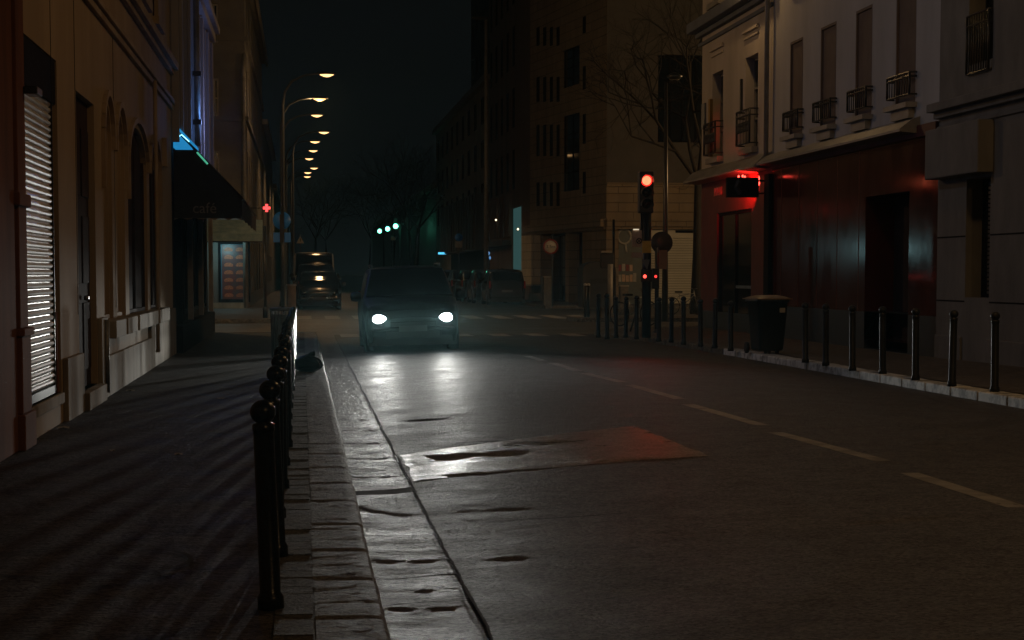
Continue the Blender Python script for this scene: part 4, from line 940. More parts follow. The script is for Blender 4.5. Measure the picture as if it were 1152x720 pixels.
# (px, py) of the lens and its distance; the poles stand beside the kerb
LL = [(367, 85.6, 74), (359, 112.7, 84.5), (356, 131, 93.5), (364, 150, 104, 1), (354, 160.5, 111), (352, 170.5, 120), (347.5, 179.5, 128.5), (353, 190, 140, 1), (346, 195, 146.5), (345.5, 199.5, 153)]
for i, q in enumerate(LL):
    o = lp_ if i == 0 else copy_tree(lp_)
    p = WY(q[0], q[1], q[2]); side = -1 if len(q) > 3 else 1
    o.location = (p.x - 1.62, q[2], p.z - 9.03)
    o.location.z = 0.0
    o['label'] = '%s lit street lamp of the row down the street, counted from the crossing' % ORDN[i]; o['category'] = 'street lamp'; o['group'] = 'lit street lamps down the far street'
    sc = (p.z) / 9.0; o.scale = (1, 1, sc)
LAMPS = [o for o in D.objects if o.name.startswith('street_lamp') and o.parent is None]
for i, e in ((0, 170), (1, 150), (3, 400), (5, 350), (7, 400), (9, 400)):
    l = light('lamp_light', 'SPOT', (0, 0, 0), (1, .58, .25), e, .12, spot_size=math.radians(150), spot_blend=.5) if i != 1 else light('lamp_light', 'POINT', (0, 0, 0), (1, .58, .25), e, .2)
    l.parent = LAMPS[i]; l.location = (1.64, 0, 8.85)
# street lamps outside the picture near the camera; side-street ones added to light the far block
for (x, y, e, rz, lab, cc) in ((9.0, 19, 320, PI, 'near street lamp outside the stone house', (1, .58, .25)), (9.0, -6, 760, PI, 'street lamp behind the camera on the wide pavement', (1, .58, .25)), (-7, 52, 1000, 0, 'added street lamp hidden in the side street behind the cafe house', (1, .58, .25)), (24, 64, 3200, 0, 'added street lamp hidden in the side street behind the cream house', (1, .58, .25))):
    if not e: continue
    o = copy_tree(lp_); o.location = (x, y, 0); o.rotation_euler.z = rz; o.scale = (1, 1, 1); o['label'] = lab
    for ch in list(o.children):
        if ch.type == 'LIGHT': D.objects.remove(ch)
    l = light('lamp_light', 'POINT', (0, 0, 0), cc, e, .4); l.parent = o; l.location = (1.64, 0, 8.85)
# cool lamp added out of view at the eaves to light the opposite front
CL = thing('added_eaves_lamp', 'added cool white lamp out of view on an arm high on the cafe house', 'wall lamp', (XL, 30, 10.5))
MB().tube([(XL, 30, 10.4), (XL + .9, 30, 10.7)], .03, 8).build('arm', dark_metal, CL); MB().box(XL + .8, XL + 1.3, 29.85, 30.15, 10.66, 10.78).build('lamp_head', dark_metal, CL)
MB().box(XL + .85, XL + 1.25, 29.9, 30.1, 10.63, 10.655).build('lens', emis('cool_lens', (.7, .8, 1), 6), CL)
light('added_eaves_fill', 'SPOT', (XL + 1.05, 30, 10.55), (.76, .82, 1), 250, .15, rot=(1, .15, -.35), parent=CL, spot_size=math.radians(100), spot_blend=.7)
# unlit lamp post with the round sign by the corner
UL = thing('lamp_post', 'unlit lamp post carrying a round sign, behind the red traffic light', 'lamp post', (WY(748, 350, 57).x, 57, .1))
x = UL.location.x; zt_ = WY(748, 88, 57).z
MB().tube([(x, 57, .1), (x, 57, 3), (x, 57, zt_ - .1)], [.10, .075, .05], 10).build('pole', grey_paint, UL)
hd = MB(); hd.lathe([(.03, -.1), (.16, -.02), (.24, .06), (.12, .14), (.03, .17)], (x + .25, 57, zt_), 12); hd.tube([(x, 57, zt_ - .15), (x + .25, 57, zt_ - .05)], .03, 6); lh = hd.build('lamp_head', grey_paint, UL)
MB().lathe([(.02, -.045), (.14, -.03), (.14, -.02)], (x + .25, 57, zt_ - .02), 12).build('lens', mat('lamp_glass', (.6, .58, .5), rough=.1, metal=.6), lh)
q = WY(744.5, 273, 56.8); MB().lathe([(.01, -.02), (.32, -.015), (.33, 0), (.32, .015), (.01, .02)], (q.x, 56.8, q.z), 20, 'y').build('round_sign', dark_metal, UL)
q2 = WY(744, 292, 56.8); MB().box(q2.x - .17, q2.x + .17, 56.78, 56.8, q2.z - .28, q2.z + .28).build('sign_plate', mat('sign_back', (.16, .13, .11), rough=.6), UL)
TP = thing('tall_mast', 'very tall thin mast with a short top arm before the dark flats', 'mast', (WY(547, 300, 99).x, 99, .1)); x = TP.location.x; zt_ = WY(547, 22, 99).z
MB().tube([(x, 99, .1), (x, 99, zt_)], [.13, .08], 10).build('pole', zinc, TP); MB().box(x - .7, x + .1, 98.9, 99.1, zt_, zt_ + .12).build('lamp_head', dark_metal, TP)

# ================================================================== TRAFFIC LIGHT
gz = .12
TL = thing('traffic_light', 'traffic light showing red with stickers on its pole at the kerb corner', 'traffic light', (WZ(727, 380, gz).x, WZ(727, 380, gz).y, gz))
tx, ty = TL.location.x, TL.location.y
def tz(py): return WY(727, py, ty).z
MB().tube([(tx, ty, gz), (tx, ty, tz(236))], .10, 12).build('pole', dark_metal, TL)
hx = tx - .035
hb = MB().box(hx - .155, hx + .155, ty - .16, ty + .10, tz(240), tz(193)).build('signal_head', plastic_black, TL, .03)
for i, (py, m_) in enumerate(((203.5, E_redcore), (217, glass_dark), (230, glass_dark))):
    z = tz(py); xx = hx
    ln_ = MB().lathe([(.001, -.205), (.045, -.20), (.085, -.18), (.098, -.165)], (xx, ty, z), 20, 'y').build('lens', m_, hb)
    if i == 0: MB().lathe([(.099, -.164), (.118, -.168), (.120, -.161), (.10, -.158)], (xx, ty, z), 20, 'y').build('halo_ring', E_red, hb)  # glowing ring added for the red halo round the lens
    v = MB(); v.grid(lambda a, b: (xx + .13 * math.cos(PI * (-.08 + 1.16 * a / 14)), ty - .16 - (.17 * b), z + .13 * math.sin(PI * (-.08 + 1.16 * a / 14)) - .012 * b), 15, 2); v.build('visor', plastic_black, hb)
light('signal_light', 'SPOT', (hx, ty - .30, tz(203.5)), (1, .05, .025), 45, .12, rot=(-.19, -1, -.12), parent=TL, spot_size=math.radians(32), spot_blend=.6)
MB().tube([(tx - .12, ty, tz(270)), (tx - .12, ty, tz(238))], .022, 8).build('side_conduit', dark_metal, TL)
sb = MB().box(tx - .135, tx + .10, ty - .135, ty - .05, tz(317), tz(303)).build('repeater', plastic_black, TL, .01)
MB().lathe([(.001, -.17), (.03, -.165), (.038, -.137)], (tx - .06, ty, tz(311)), 12, 'y').build('lens', emis('repeater_red', (1, .07, .05), 3.5), sb)
pb = MB().box(tx + .12, tx + .27, ty - .06, ty + .1, tz(325), tz(302)).build('pedestrian_head', plastic_black, TL, .01)
MB().lathe([(.001, -.09), (.022, -.085), (.03, -.062)], (tx + .19, ty, tz(311)), 12, 'y').build('lens', emis('pedestrian_red', (1, .05, .04), 1.8), pb)
def plate(px0, px1, py0, py1, m, name, off=-.115):
    a, b = WY(px0, py1, ty + off), WY(px1, py0, ty + off); return MB().box(a.x, b.x, ty + off - .006, ty + off, a.z, b.z).build(name, m, TL)
st_ = plate(722.5, 732.5, 271, 284.5, yellow_m, 'yellow_sticker')
st2 = plate(711, 722, 259, 278, paper_m, 'poster', -.10)
a = WY(719, 271, ty - .11); MB().tube([(a.x + .055 * math.cos(t), ty - .11, a.z + .055 * math.sin(t)) for t in [2 * PI * k / 16 for k in range(17)]], .010, 4).tube([(a.x - .04, ty - .11, a.z - .04), (a.x + .04, ty - .11, a.z + .04)], .008, 4).tube([(a.x - .04, ty - .11, a.z + .04), (a.x + .04, ty - .11, a.z - .04)], .008, 4).build('poster_mark', black_ink, st2)
plate(710.5, 722.5, 284, 290, paper_m, 'arrow_plate', -.11)
a = WY(715.5, 258.2, ty - .1); MB().box(a.x - .06, a.x + .06, ty - .13, ty - .09, a.z - .012, a.z + .012).build('glint_clip', emis('clip_glint', (1, .85, .6), .7), TL)  # emission stands in for a glint on the clip
a, b = WY(724, 292, ty - .12), WY(728, 304, ty - .12); tr = MB(); tr.quad((a.x - .05, ty - .12, a.z), (a.x + .14, ty - .12, a.z), (b.x, ty - .12, b.z)); tr.build('triangle_sticker', mat('grey_sticker', (.2, .2, .19), rough=.6), TL)

# ================================================================== SIGNS
def post_sign(name, label, px, Y, gz, top, cat='sign', r=.035, m=grey_paint):
    x = WY(px, 300, Y).x; t = thing(name, label, cat, (x, Y, gz)); MB().tube([(x, Y, gz), (x, Y, top)], r, 8).build('post', m, t); return t, x
t, x = post_sign('road_sign', 'round red bordered height limit sign before the stone block', 621.5, 83, .1, 3.2)
z = WY(620, 277.5, 82.9).z; x1 = WY(619.3, 277, 82.9).x
f_ = MB().lathe([(.01, -.03), (.33, -.025), (.33, 0), (.01, .005)], (x1, 82.9, z), 24, 'y').build('sign_face', white_paint, t)
MB().tube([(x1 + .29 * math.cos(k * PI / 16), 82.865, z + .29 * math.sin(k * PI / 16)) for k in range(33)], .038, 5).build('red_border', red_paint, f_)
text('lettering', '3,5m', .20, black_ink, f_, (x1, 82.86, z), (1, 0, 0), (0, 0, 1), .003)
t, x = post_sign('road_sign', 'blue disc sign over a blue plate on one pole by the crossing', 318, 66, .12, 3.75, r=.06)
z = WY(317, 248, 66).z; xb = WY(317, 248, 66).x
MB().lathe([(.01, .07), (.30, .075), (.30, .10), (.01, .10)], (xb, 66, z), 24, 'y').build('disc', blue_sign, t)
a, b = WY(307.5, 272.5, 66), WY(327, 261.5, 66); MB().box(a.x, b.x, 66.07, 66.10, a.z, b.z).build('plate', blue_sign, t)
MB().box(xb - .07, xb + .05, 65.93, 65.97, a.z - .05, z + .2).build('bracket', black_ink, t)
t, x = post_sign('road_sign', 'white edged warning triangle on a thin post above the parked cars', 338, 101, .0, 3.5, r=.03)
z = WY(338, 270, 101).z; tr = MB(); tr.prism([(x - .22, 100.9), (x + .22, 100.9), (x + .22, 100.94), (x - .22, 100.94)], z - .20, z - .19)
tr = MB(); tr.quad((x - .2, 100.9, z - .17), (x + .2, 100.9, z - .17), (x, 100.9, z + .2)); tr.quad((x - .2, 100.93, z - .17), (x + .2, 100.93, z - .17), (x, 100.93, z + .2)); tr.build('triangle_face', white_paint, t)
MB().box(x - .02, x + .02, 100.88, 100.898, z - .08, z + .08).build('mark', black_ink, t)
t, x = post_sign('corner_post', 'slim dark post on the corner before the takeaway window', 298, 62, .12, 3.0, 'post', .05)
MB().lathe([(.08, 0), (.08, .3), (.05, .35)], (x, 62, .12), 10).build('base', dark_metal, t)
t, x = post_sign('parking_sign', 'small round and square sign on a thin post before the far flats', 516, 122, .0, 4.0, r=.04)
z = WY(516, 267, 121.9).z; f_ = MB().lathe([(.01, -.02), (.25, -.02), (.25, 0), (.01, 0)], (x, 121.9, z), 16, 'y').build('round_sign', blue_sign, t); z2 = WY(516, 275, 121.9).z; MB().box(x - .22, x + .22, 121.87, 121.89, z2 - .2, z2 + .2).build('plate', white_paint, t)
# far green signals
for i, (px, py, Y) in enumerate(((445, 254.5, 187), (436, 257.5, 204), (427, 260, 225))):
    t = thing('traffic_light', '%s green signal down the street, counted from the tallest' % ORDN[i], 'traffic light', (WY(px + 5, 300, Y).x, Y, 0), 'green signals far down the street')
    p = WY(px, py, Y); x = t.location.x; MB().tube([(x, Y, 0), (x, Y, p.z + .2), (p.x, Y, p.z + .25)], .09, 8).build('pole', grey_paint, t)
    hb = MB().box(p.x - .16, p.x + .16, Y - .1, Y + .1, p.z - .2, p.z + .8).build('signal_head', plastic_black, t); MB().lathe([(.01, -.2), (.2, -.17), (.24, -.12)], (p.x, Y, p.z), 12, 'y').build('lens', E_green, hb)
    if i == 0:
        q = WY(442, 268, Y - .3); MB().box(q.x - .2, q.x + .2, Y - .32, Y - .3, q.z - .2, q.z + .1).build('red_plate', red_paint, t)
        light('green_light', 'POINT', (p.x, Y - 1, p.z - .2), (.15, 1, .6), 25, .1, parent=t)

# ================================================================== BOLLARDS
def bollard(h, r, m, label):
    t = thing('bollard', label, 'bollard', (0, 0, 0))
    MB().lathe([(r * 1.25, 0), (r * 1.25, .05), (r, .07), (r * .98, h - .16), (r * .98, h - .13), (r * 1.06, h - .125), (r * 1.06, h - .10), (r * .62, h - .09), (r * .62, h - .075)], (0, 0, 0), 20).build('shaft', m, t)
    MB().lathe([(.62 * r, h - .078)] + [(r * 1.22 * math.cos(a), h - .05 + .05 * math.sin(a)) for a in [(-1.1 + 2.65 * k / 9) for k in range(10)]], (0, 0, 0), 20).build('ball_cap', m, t)
    return t
pb_ = bollard(.86, .043, black_paint, 'x')
kx = [0] * 20
for i in range(17):
    Y = 8.0 + 1.5 * (i - 1) if i else 2.85
    o = pb_ if i == 0 else copy_tree(pb_)
    xx = WY(305 if i == 1 else 312, 683 if i == 1 else 623, Y).x if i in (1, 2) else (-.165 if i == 0 else -.145 + rk.uniform(-.012, .012))
    o.location = (xx, Y - (.07 if i == 0 else 0), SL - (.022 if i == 0 else .01)); o.rotation_euler = (rk.uniform(-.01, .01), (-.035 if i in (1, 2) else rk.uniform(-.03, .005)), rk.uniform(0, 3))
    o['label'] = ('%s black ball-topped bollard, counted from the camera, on the narrow pavement opposite the red shop' % ORDN[i]); o['category'] = 'bollard'; o['group'] = 'black bollards along the narrow pavement'
pr_ = bollard(.94, .046, mat('grey_bollard_paint', (.03, .033, .036), (.018, .02, .022), rough=.4, scale=9, bump=.15, spec=.25), 'x')
RB = [(1119, 440), (1071, 433.5), (1030, 426.5), (993, 420), (959, 416), (929, 410.5), (906, 407)]
RB2 = [(844, 397.5), (822, 394), (804, 391), (788, 389), (769, 387), (755, 384.5), (741, 383.5), (716, 381), (704, 379), (693, 379.5), (683, 381), (673, 379)]
for i, (px, py) in enumerate(RB + RB2):
    o = pr_ if i == 0 else copy_tree(pr_); near = i < len(RB)
    p = WZ(px, py, .13)
    if i == 7: p = Vector((7.98, p.y, p.z))
    o.location = (p.x, p.y, zr(p.x, min(p.y, 50)) - .005); o.rotation_euler = (rk.uniform(-.015, .015), rk.uniform(-.015, .02), rk.uniform(0, 3)); o.scale = (1, 1, (1.0 if near else rk.uniform(.95, 1.05)))
    n_ = i if near else i - len(RB)
    o['label'] = ('%s grey bollard from the stone house end, before the red shopfront' % ORDN[n_]) if near else ('%s bollard beyond the wheelie bin, counted towards the traffic light corner' % ORDN[n_])
    o['category'] = 'bollard'; o['group'] = 'bollards on the pavement of the red shop'
for i, (px, py, lab) in enumerate(((658.5, 359, 'near twin post with a pale cap on the refuge'), (662.5, 359, 'far twin post with a pale cap on the refuge'), (780, 344, 'lone thin bollard before the pale garage shutter'))):
    Y = 61.5 if i < 2 else 85; x = WY(px, 350, Y).x
    t = thing('bollard', lab, 'bollard', (x, Y + i * .1, .12)); MB().tube([(x, Y + i * .1, .12), (x, Y + i * .1, 1.12)], .045, 10).build('shaft', mat('grey_bollard_paint', (.03, .03, .03)), t); MB().lathe([(.05, 0), (.06, .04), (.03, .08)], (x, Y + i * .1, 1.12), 10).build('cap', white_paint, t)
x = WZ(709, 373, .12); t = thing('leaning_post', 'thin dark post leaning between bollards left of the traffic light', 'post', tuple(x)); MB().tube([x, x + Vector((.22, 0, .72))], .022, 8).build('rod', dark_metal, t)
for px, y0, y1, Y, lab in ((738.5, 382, 278, 45.5, 'slim dark pole standing just behind the traffic light'), (690, 350, 247, 74, 'tall dark pole carrying a pedestrian signal before the posters'), (686.5, 350, 297, 72, 'pale thick post beside the dark rounded container')):
    a = WY(px, y0, Y); zt = WY(px, y1, Y).z; m_ = zinc if Y == 72 else dark_metal
    t = thing('pole', lab, 'pole', (a.x, Y, .0)); MB().tube([(a.x, Y, 0), (a.x, Y, zt)], .05 if Y != 72 else .1, 8).build('shaft', m_, t)
    MB().lathe([(.09, 0), (.09, .15), (.05, .2)], (a.x, Y, 0), 10).build('base', m_, t)
    if Y == 74:
        q = WY(684, 293, 73.8); MB().box(q.x - .3, q.x + .2, 73.6, 73.9, q.z - .3, q.z + .28).build('signal_box', plastic_black, t, .03); MB().box(q.x - .3, q.x + .1, 73.5, 73.7, q.z + .3, q.z + .36).build('visor', zinc, t)

# ================================================================== BINS, BAG, BOXES
def wheelie(x, y, z):
    t = thing('wheelie_bin', 'dark wheelie bin with orange lit lid on the kerb before the red shop', 'bin', (x, y, z))
    b = MB(); w0, w1, d0, d1, h = .22, .28, .25, .33, .90
    sec = [(w0, d0, .06), (w0 * 1.03, d0 * 1.02, .1), (w1, d1, h), (w1 + .03, d1 + .03, h + .003), (w1 + .03, d1 + .03, h + .05), (w1, d1, h + .055)]
    n0 = len(b.v)
    for (w_, d_, zz) in sec:
        for k in range(24):
            a = 2 * PI * k / 24; c, s = math.cos(a), math.sin(a); e = .28
            b.v.append(Vector((x + w_ * math.copysign(abs(c) ** e, c), y + d_ * math.copysign(abs(s) ** e, s), z + zz)))
    for i in range(len(sec) - 1):
        for k in range(24): k2 = (k + 1) % 24; b.f.append([n0 + i * 24 + k, n0 + i * 24 + k2, n0 + i * 24 + 24 + k2, n0 + i * 24 + 24 + k]); b.sm.append(True)
    b.f.append([n0 + k for k in range(24)]); b.sm.append(False)
    b.build('body', bin_green, t)
    l = MB(); l.grid(lambda i, j: (x - .32 + .64 * i / 8, y - .38 + .76 * j / 8, z + h + .062 + .055 * (1 - ((i - 4) / 4) ** 4) * (1 - ((j - 4) / 4) ** 4)), 9, 9); l.box(x - .32, x + .32, y - .38, y + .38, z + h + .045, z + h + .062); l.build('lid', bin_lid, t)
    MB().tube([(x - .2, y + .42, z + h + .05), (x + .2, y + .42, z + h + .05)], .018, 8).build('handle', bin_green, t)
    for s in (-1, 1): MB().lathe([(.06, -.025), (.10, -.02), (.10, .02), (.06, .025)], (x + s * .28, y + .26, z + .10), 16, 'x').build('wheel', rubber, t)
    MB().box(x + .1, x + .2, y - .336, y - .33, z + .72, z + .80).build('sticker', white_paint, t)
    t.rotation_euler.z = .12
wheelie(8.02, 33.3, .115)
# ribbed litter bin at the end of the bollards
t = thing('litter_bin', 'pale ribbed litter bin behind the far end of the bollard row', 'bin', (-.33, 32.2, SL)); 
MB().tube([(-.33, 32.2, SL + .05), (-.33, 32.2, SL + .7)], .14, 16).build('liner', mat('bin_liner', (.2, .2, .2), (.12, .12, .12), rough=.3, scale=6, bump=.6), t)
b = MB()
for k in range(20): a = 2 * PI * k / 20; b.tube([(-.33 + .17 * math.cos(a), 32.2 + .17 * math.sin(a), SL), (-.33 + .185 * math.cos(a), 32.2 + .185 * math.sin(a), SL + .76)], .012, 5)
b.build('ribs', chrome, t)
MB().lathe([(.17, .76), (.205, .77), (.205, .80), (.17, .81), (.15, .805), (.15, .77)], (-.33, 32.2, SL), 24).build('rim', chrome, t)
def bag(x, y, z, r, h, label, seed):
    b = MB(); nu, nv = 22, 12
    def P(i, j):
        a = 2 * PI * i / (nu - 1); q = j / (nv - 1); rr = r * (math.sin(PI * min(q * .93 + .07, 1)) ** .62) * (1 - .35 * q ** 3)
        v = Vector((math.cos(a), math.sin(a), 0)) * rr; d = 1 + .42 * mnoise.noise(Vector((math.cos(a) * 2, math.sin(a) * 2, q * 3 + seed))) + .05 * math.sin(a * 9 + q * 4) * q
        return (x + v.x * d, y + v.y * d, z + h * q * (1 + .08 * mnoise.noise(Vector((math.cos(a), math.sin(a), seed)))))
    b.grid(P, nu, nv); b.tube([(x + .02, y, z + h * .9), (x + .05, y, z + h * 1.02), (x + .10, y + .02, z + h * 1.03)], [.03, .025, .04], 7)
    one(b, 'rubbish_bag', bag_m, label, 'rubbish bag')
bag(.06, 27.6, SL - .015, .235, .25, 'black rubbish bag slumped on the kerb behind the bollards', 3)
# dark rounded container before the stone block
t = thing('street_container', 'dark domed street container behind the twin pale capped posts', 'container', (0, 0, 0)); 
a, b_p = WY(653, 345, 80), WY(690, 345, 80); x0, x1 = a.x, b_p.x; zt = WY(670, 294, 80).z
cm = MB(); n = 18
prof = [(x0, .12), (x0 - .02, zt * .75)] + [((x0 + x1) / 2 - (x1 - x0) / 2 * math.cos(PI * k / n), zt * .80 + zt * .20 * math.sin(PI * k / n) ** .7) for k in range(n + 1)] + [(x1 + .02, zt * .75), (x1, .12)]
cm.v = [Vector((p[0], 79.3, p[1])) for p in prof] + [Vector((p[0], 80.8, p[1])) for p in prof]; k = len(prof)
cm.f = [list(range(k)), list(range(k, 2 * k))[::-1]] + [[i, (i + 1) % k, k + (i + 1) % k, k + i] for i in range(k)]; cm.sm = [False] * len(cm.f)
t.location = ((x0 + x1) / 2, 80, .12); ORIG[t.name] = tuple(t.location)
cm.build('shell', mat('container_paint', (.035, .035, .034), rough=.35, scale=3), t, .03); MB().box(x0 + .3, x1 - .3, 79.26, 79.298, 1.1, 1.3).build('slot', black_ink, t)
def cabinet(px0, px1, Y, h, m, label, name='utility_cabinet', panel=True):
    a, b = WY(px0, 345, Y).x, WY(px1, 345, Y).x; t = thing(name, label, 'cabinet', ((a + b) / 2, Y, .12)); MB().box(a, b, Y - .18, Y + .18, .12, h).build('body', m, t, .02)
    MB().box(a - .03, b + .03, Y - .2, Y + .2, h + .002, h + .05).build('cap', zinc, t); MB().box(a + .05, b - .05, Y - .19, Y - .182, .3, h - .1).build('door', m, t)
cabinet(611, 621, 84.8, 1.35, box_m, 'scribbled grey street cabinet beside the round height limit sign')
cabinet(323, 333, 75, 1.05, brown_box, 'brown street cabinet beside the dark parked car')
cabinet(697, 706, 76, 1.0, box_m, 'pale scribbled cabinet under the posters of the dark shop')
# bicycle locked behind the bollards
def bicycle(x, y, z, rz, label):
    t = thing('bicycle', label, 'bicycle', (x, y, z)); T = lambda pts, r, name, m: MB().tube([(x + p[0], y + p[1], z + p[2]) for p in pts], r, 7).build(name, m, t)
    for s in (-.5, .5):
        wh = MB().tube([(x + s + .31 * math.cos(a), y, z + .33 + .31 * math.sin(a)) for a in [2 * PI * k / 20 for k in range(21)]], .018, 6).build('wheel', rubber, t)
        sp_ = MB()
        for k in range(8): a = PI * k / 8; sp_.tube([(x + s - .3 * math.cos(a), y, z + .33 - .3 * math.sin(a)), (x + s + .3 * math.cos(a), y, z + .33 + .3 * math.sin(a))], .003, 4)
        sp_.build('spokes', chrome, wh)
    f = MB()
    for p in ([(-.5, 0, .33), (-.12, 0, .3), (-.22, 0, .78)], [(-.5, 0, .33), (-.2, 0, .7)], [(-.12, 0, .3), (.38, 0, .72), (.36, 0, .82)], [(-.2, 0, .7), (.36, 0, .78)], [(.36, 0, .9), (.42, 0, .6), (.5, 0, .33)]): f.tube([(x + a, y, z + c) for a, b, c in p], .017, 6)
    f.build('frame', mat('bike_frame', (.2, .21, .2), rough=.3, metal=.4), t); T([(.38, -.26, .96), (.36, 0, .93), (.38, .26, .96)], .014, 'handlebar', chrome)
    MB().box(x - .36, x - .1, y - .07, y + .07, z + .80, z + .86).build('saddle', rubber, t, .02); t.rotation_euler.z = rz
p = WZ(745, 372, .12); bicycle(p.x, p.y + 4, .12, .5, 'bicycle parked behind the bollards beside the traffic light')
p = WY(770, 350, 70); bicycle(p.x, 70, 0.01, .2, 'bicycle standing across the junction before the pale garage shutter')

# ================================================================== CARS
def lerp_tab(tab, u):
    for (a, va), (b, vb) in zip(tab, tab[1:]):
        if a <= u <= b: t = (u - a) / (b - a) if b > a else 0; t = t * t * (3 - 2 * t); return va + (vb - va) * t
    return tab[-1][1] if u > tab[-1][0] else tab[0][1]
def make_car(label, group, paint_m, kind='mpv', lights_on=False, W=1.84, H=1.66, L=4.35, cat='car'):
    """nose at local y=0 facing -y, tail at y=L"""
    t = thing('parked_car' if not lights_on else 'car', label, cat, (0, 0, 0), group)
    k = L / 4.35; van = kind == 'van'
    belt = .60 * H if not van else .52 * H
    top = [(0, .66), (.06, .80), (.25, .92 * (H / 1.6) ** .6), (.95 * k, 1.04 * (H / 1.6) ** .7), (1.75 * k if not van else 1.35, H - .05), (2.3 * k, H), (3.4 * k, H - .01), (L - (.45 if not van else .12), H - .10), (L - .08, belt + .12 if not van else H - .2), (L, .72)]
    half = [(0, .60 * W / 2), (.05, .84 * W / 2), (.25, .94 * W / 2), (.7, W / 2), (L - .5, W / 2), (L - .12, .93 * W / 2), (L, .82 * W / 2)]
    bel = [(0, .50), (.25, .78), (.95 * k, belt), (L - .4, belt + .05), (L, .66)]
    wy = (.82 * k, L - .80 * k); R = .33
    def sec(u):
        w = lerp_tab(half, u); zt = lerp_tab(top, u); zb = min(lerp_tab(bel, u), zt - .04); z0 = .22 if .1 < u < L - .1 else .34
        ar = 0
        for c in wy:
            if abs(u - c) < R + .05: ar = max(ar, R + math.sqrt(max(0, (R + .05) ** 2 - (u - c) ** 2)) )
        z0 = max(z0, ar); cab = max(0, min(1, (zt - zb) / (H - belt)))
        wt = w * (1 - .20 * cab) if not van else w * (1 - .07 * cab)
        pts = [(w * .95, z0), (w, max(z0 + .02, z0 + (zb - z0) * .35)), (w * .995, z0 + (zb - z0) * .75), (w * .965, zb)]
        for q in (.25, .5, .75): pts.append((w * .955 + (wt - w * .955) * q, zb + (zt - .07 - zb) * q))
        pts += [(wt, zt - .065), (wt * .93, zt - .02), (wt * .6, zt + .008), (0, zt + .02)]
        return pts
    us = sorted(set([round(L * i / 70, 4) for i in range(71)] + [.02, .05, .1, .15]))
    S_ = [sec(u) for u in us]; m = len(S_[0]); b = MB()
    full = lambda i, j: (S_[i][j][0] if j < m else -S_[i][2 * m - 2 - j][0], us[i], S_[i][j][1] if j < m else S_[i][2 * m - 2 - j][1])
    b.grid(full, len(us), 2 * m - 1)
    for i in (0, len(us) - 1): b.quad(*[full(i, j) for j in range(2 * m - 1)])
    body = b.build('body', paint_m, t)
    MB().box(-W * .46, W * .46, .25, L - .2, .16, .34).build('underbody', plastic_black, t)
    def patch(name, u0, u1, j0, j1, m_, par=body, nu=8, off=.008, both=False, full_w=False):
        g = MB()
        for s in ((1, -1) if both else (1,)):
            js = [j0 + (j1 - j0) * q / 6 for q in range(7)]
            def P(i, q):
                u = u0 + (u1 - u0) * i / nu; se = sec(u); j = js[q]; a = int(min(j, m - 2)); f = j - a
                x = se[a][0] * (1 - f) + se[a + 1][0] * f; z = se[a][1] * (1 - f) + se[a + 1][1] * f
                return (s * (x + off), u, z + off * .5)
            g.grid(P, nu + 1, 7)
        return g.build(name, m_, par)
    ws0, ws1 = (1.02 * k, 1.72 * k) if not van else (.98, 1.34)
    g = MB()
    def Pw(i, q):
        u = ws0 + (ws1 - ws0) * i / 8; se = sec(u); wt = se[7][0] * .93; z = se[8][1] + .02; f = q / 10 * 2 - 1
        return (wt * f, u - .022, z + .012 * (1 - f * f) + .012)
    g.grid(Pw, 9, 11); g.build('windscreen', car_glass, body)
    for a, c in ((1.55 * k, 2.35 * k), (2.43 * k, 3.2 * k)) if not van else ((1.25, 1.95),):
        for s in (1, -1):
            g = MB()
            def P(i, q):
                u = a + (c - a) * i / 8; se = sec(u); j = 3.25 + 3.5 * q / 6; n_ = int(j); f = j - n_; x = se[n_][0] * (1 - f) + se[n_ + 1][0] * f; z = se[n_][1] * (1 - f) + se[n_ + 1][1] * f
                return (s * (x + .008), u, z)
            g.grid(P, 9, 7); g.build('side_window', car_glass, body)
    g = MB(); ry = L - .40 if not van else L - .05
    def Pr(i, q):
        u = L - (.36 if not van else .085) + (.24 if not van else .05) * i / 6; se = sec(u); wt = se[7][0] * .86; f = q / 10 * 2 - 1; return (wt * f, u + .02, se[9][1] + .012)
    g.grid(Pr, 7, 11); g.build('rear_window', car_glass, body)
    # nose: grille, bumper, plate, lamps
    MB().box(-.42, .42, -.012, .03, .52, .60).build('grille', plastic_black, body, .01)
    MB().box(-.50, .50, -.02, .04, .30, .44).build('air_intake', plastic_black, body, .01)
    MB().box(-W * .43, W * .43, -.035, .06, .44, .50).build('bumper', paint_m, body, .015)
    MB().box(-.26, .26, -.05, -.036, .42, .53).build('number_plate', plate_m, body)
    MB().box(-.26, .26, L + .005, L + .02, .62, .73).build('number_plate', plate_m, body)
    MB().box(-W * .42, W * .42, L - .03, L + .06, .38, .52).build('bumper', paint_m, body, .02)
    for s in (-1, 1):
        hl_ = MB()
        hl_.grid(lambda i, j: (s * (W * .335 + .135 * math.cos(2 * PI * i / 16) * j / 5), .055 + .20 * max(0, (.15 * math.cos(2 * PI * i / 16) * j / 5)) - .085 * (1 - (j / 5) ** 2) - .02, .66 + (.082 + .025 * math.cos(2 * PI * i / 16)) * math.sin(2 * PI * i / 16) * j / 5), 17, 6)
        hl_.build('headlight', E_head if lights_on else glass_dark, body)
        tl_ = MB().box(s * W * .455 - .05, s * W * .455 + .03, L - .13, L - .035, .80, 1.15).build('tail_light', mat('tail_lamp_plastic', (.35, .03, .02), rough=.2), body, .015)
        mr_ = MB().lathe([(.03, -.10), (.085, -.08), (.10, 0), (.085, .09), (.03, .11)], (s * (W / 2 + .10), 1.42 * k if not van else 1.2, belt + .10), 12, 'x').build('mirror', plastic_black, body)
